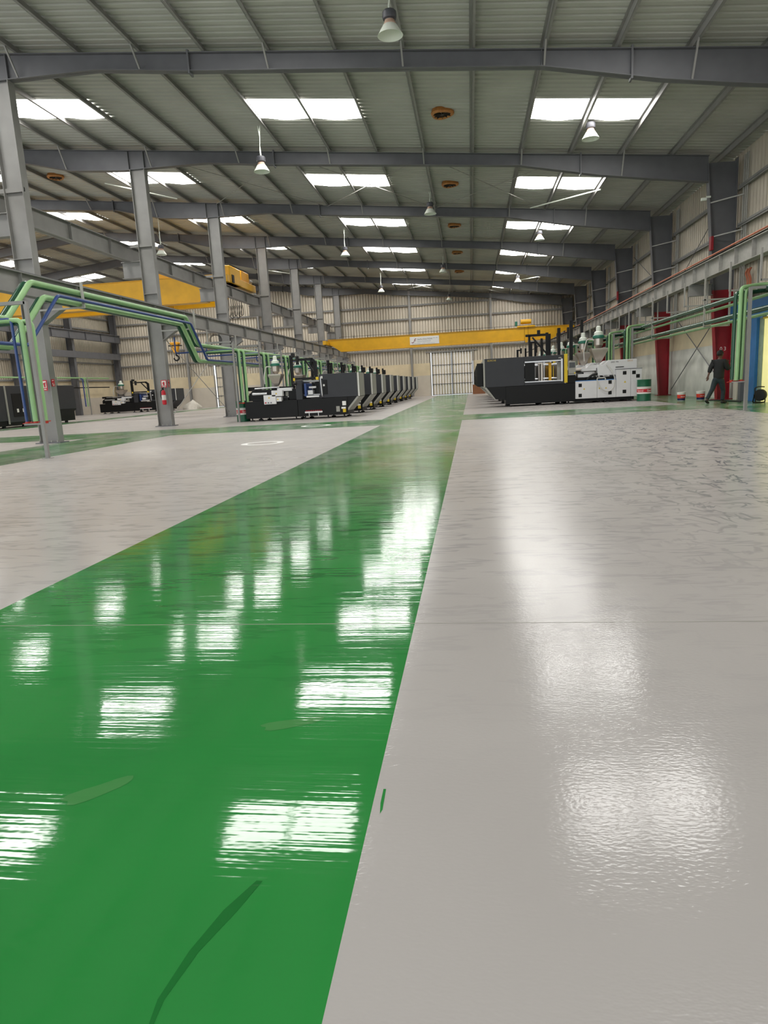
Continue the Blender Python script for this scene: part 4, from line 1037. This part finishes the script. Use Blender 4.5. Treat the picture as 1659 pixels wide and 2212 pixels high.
# facing direction: to the right and a little away from the viewer
fx, fy = .86, .5; lx, ly = -fy, fx            # forward, left-hand side
def L(f, s, z, r, r2=None): return (f * fx + s * lx, f * fy + s * ly, z, r, r2 or r)
J = []
E_ = []
def addc(pts, start=None):
    o = len(J); J.extend(pts)
    if start is not None: E_.append((start, o))
    E_.extend((o + i, o + i + 1) for i in range(len(pts) - 1))
    return o + len(pts) - 1
addc([L(0, 0, .93, .1, .09), L(.0, 0, 1.08, .09, .08), L(.01, 0, 1.28, .1, .08), L(.02, 0, 1.42, .09, .07), L(.025, 0, 1.5, .055), L(.04, 0, 1.57, .055)])
neck = 5
# legs: front one straight below, rear one trailing with the heel lifted
addc([L(.02, -.1, .86, .095), L(.1, -.1, .48, .062), L(.13, -.1, .45, .058), L(.1, -.1, .12, .04), L(.12, -.1, .06, .042), L(.26, -.1, .035, .032)], 0)
addc([L(-.03, .1, .86, .095), L(-.16, .1, .49, .062), L(-.2, .1, .45, .058), L(-.4, .1, .18, .04), L(-.41, .1, .12, .042), L(-.33, .1, .03, .032)], 0)
# arms: the viewer's near arm bent up to the chest, the other hanging back
ra = addc([L(.0, -.19, 1.42, .058), L(.08, -.27, 1.17, .043), L(.11, -.27, 1.15, .04), L(.22, -.13, 1.33, .03)], 3)
la = addc([L(-.02, .19, 1.42, .058), L(-.12, .25, 1.17, .043), L(-.14, .25, 1.13, .04), L(-.22, .25, .95, .03)], 3)
# palms and fingers
def hand(w, d, up, side):
    b_ = Vector(J[w][:3]); d = Vector(d).normalized(); u = Vector(up).normalized(); s = d.cross(u).normalized()
    def Q(a, c, e, r): p = b_ + d * a + s * c + u * e; return (p.x, p.y, p.z, r, r)
    pm = addc([Q(.045, 0, 0, .034)], w); pm2 = addc([Q(.085, 0, 0, .032)], pm)
    for c, ln in ((-.03, .066), (-.01, .078), (.01, .074), (.03, .058)):
        addc([Q(.1, c, 0, .0095), Q(.1 + ln * .5, c * 1.05, -.012, .0088), Q(.1 + ln * .85, c * 1.05, -.036, .0078)], pm2)
    addc([Q(.05, -.04 * side, -.005, .011), Q(.085, -.055 * side, -.02, .0095), Q(.105, -.052 * side, -.032, .008)], pm)
hand(la, (-.1 * fx, -.1 * fy, -1), (fx, fy, 0), 1)
hand(ra, (.4 * fx - .3 * -lx, .4 * fy, .8), (-fx, -fy, 0.3), -1)
# head
addc([L(.045, 0, 1.61, .085, .095), L(.05, 0, 1.69, .105, .112), L(.045, 0, 1.765, .09, .095)], neck)
skin('body', J, E_, M['skin'], per)
def face_bits():
    g = MB(); h = L(.05, 0, 1.67, 0)
    def bump(f, s, z, r, k=(1, 1, 1)):
        c = L(f, s, z, 0); g.lathe((c[0], c[1], c[2]), [(r * math.sin(R(a)) + 1e-4, -r * k[2] * math.cos(R(a))) for a in range(0, 181, 30)], 10)
    bump(.145, 0, 1.66, .018, (1, 1, 1.6)); bump(.04, .092, 1.66, .024, (1, 1, 1.4)); bump(.04, -.092, 1.66, .024, (1, 1, 1.4))
    bump(.125, 0, 1.615, .02, (1, 1, .5))
    g.build('face', M['skin'], per)
    g = MB()
    for s in (.035, -.035): 
        c = L(.132, s, 1.685, 0); g.lathe((c[0], c[1], c[2]), [(.011 * math.sin(R(a)) + 1e-4, -.009 * math.cos(R(a))) for a in range(0, 181, 30)], 10)
    g.build('eyes', M['ink'], per)
face_bits()
# hair: a cap covering the crown and the nape
g = MB(); nu, nv = 24, 10
cx, cy, cz, _, _ = L(.03, 0, 1.695, 0)
for v in range(nv + 1):
    for u in range(nu):
        a = 2 * math.pi * u / nu; ff = math.cos(a)
        lo = R(128) if ff < .2 else R(128 - 66 * (ff - .2) / .8)
        th = lo * v / nv; rr = .106 * math.sin(th)
        f, s = rr * math.cos(a) * 1.08, rr * math.sin(a) * .96
        g.v.append((cx + f * fx + s * lx, cy + f * fy + s * ly, cz + .115 * math.cos(th)))
for v in range(nv):
    for u in range(nu): g.f.append((v * nu + u, (v + 1) * nu + u, (v + 1) * nu + (u + 1) % nu, v * nu + (u + 1) % nu)); g.mi.append(0)
o = g.build('hair', M['hair'], per); so = o.modifiers.new('solid', 'SOLIDIFY'); so.thickness = .012; so.offset = -1
# shirt with half sleeves and a straight hem
N_ = [L(0, 0, .76, .2, .16), L(.0, 0, 1.12, .195, .155), L(.02, 0, 1.38, .2, .145), L(.025, 0, 1.5, .085, .08),
      L(.0, -.21, 1.41, .1), L(.06, -.27, 1.26, .095), L(.1, -.285, 1.15, .09), L(.17, -.22, 1.21, .075), L(-.02, .21, 1.41, .1), L(-.09, .25, 1.27, .09), L(-.13, .26, 1.15, .08), L(-.18, .25, 1.04, .065)]
skin('shirt', N_, [(0, 1), (1, 2), (2, 3), (2, 4), (4, 5), (5, 6), (6, 7), (2, 8), (8, 9), (9, 10), (10, 11)], M['shirt'], per, 2)
N_ = [L(0, 0, .93, .15, .125), L(0, 0, .86, .15, .12),
      L(.03, -.1, .78, .11), L(.1, -.1, .5, .085), L(.13, -.1, .45, .08), L(.11, -.1, .25, .07), L(.1, -.1, .09, .07),
      L(-.06, .1, .78, .11), L(-.16, .1, .5, .085), L(-.2, .1, .45, .08), L(-.3, .1, .31, .072), L(-.405, .1, .16, .068)]
skin('trousers', N_, [(0, 1), (1, 2), (2, 3), (3, 4), (4, 5), (5, 6), (1, 7), (7, 8), (8, 9), (9, 10), (10, 11)], M['jeans'], per, 0)
skin('shoe', [L(.05, -.1, .05, .05, .055), L(.14, -.1, .05, .052, .052), L(.24, -.1, .045, .05, .045), L(.31, -.1, .038, .036, .034)], [(0, 1), (1, 2), (2, 3)], M['shoe'], per, 1)
skin('shoe', [L(-.46, .1, .15, .05, .052), L(-.42, .1, .09, .05, .05), L(-.36, .1, .05, .05, .042), L(-.29, .1, .036, .034, .032)], [(0, 1), (1, 2), (2, 3)], M['shoe'], per, 1)

# ------------------------------------------------------------------ daylight
w = bpy.data.worlds.new('sky'); S.world = w; w.use_nodes = True
bg = w.node_tree.nodes['Background']; bg.inputs['Color'].default_value = (.93, .97, 1, 1); bg.inputs['Strength'].default_value = 1.8

# ------------------------------------------------------------------ camera
f_px = 1446.65
Rm = ((0.99055941, -0.02831827, -0.13412731), (0.12642192, -0.18961195, 0.97368619), (-0.05300525, -0.98145065, -0.18424185))
cam = bpy.data.cameras.new('camera'); co = bpy.data.objects.new('camera', cam); COL.objects.link(co)
cam.sensor_fit = 'HORIZONTAL'; cam.sensor_width = 36.; cam.lens = 36. * f_px / 1659
cam.clip_start = .05; cam.clip_end = 400
mw = Matrix([[Rm[i][0], -Rm[i][1], -Rm[i][2], 0] for i in range(3)] + [[0, 0, 0, 1]])
mw.translation = Vector((0, 0, 1.2)); co.matrix_world = mw
S.camera = co

# ------------------------------------------------------------------ colour management and sampling helpers
S.view_settings.view_transform = 'Standard'; S.view_settings.look = 'None'; S.view_settings.gamma = 1.; S.view_settings.exposure = 0.
S.view_settings.use_curve_mapping = False
S.cycles.max_bounces = 6; S.cycles.diffuse_bounces = 3; S.cycles.glossy_bounces = 3; S.cycles.use_adaptive_sampling = True; S.cycles.adaptive_threshold = .05; S.cycles.caustics_reflective = False; S.cycles.caustics_refractive = False
S.cycles.use_denoising = True; S.cycles.use_light_tree = False
S.cycles.sample_clamp_indirect = 2.5
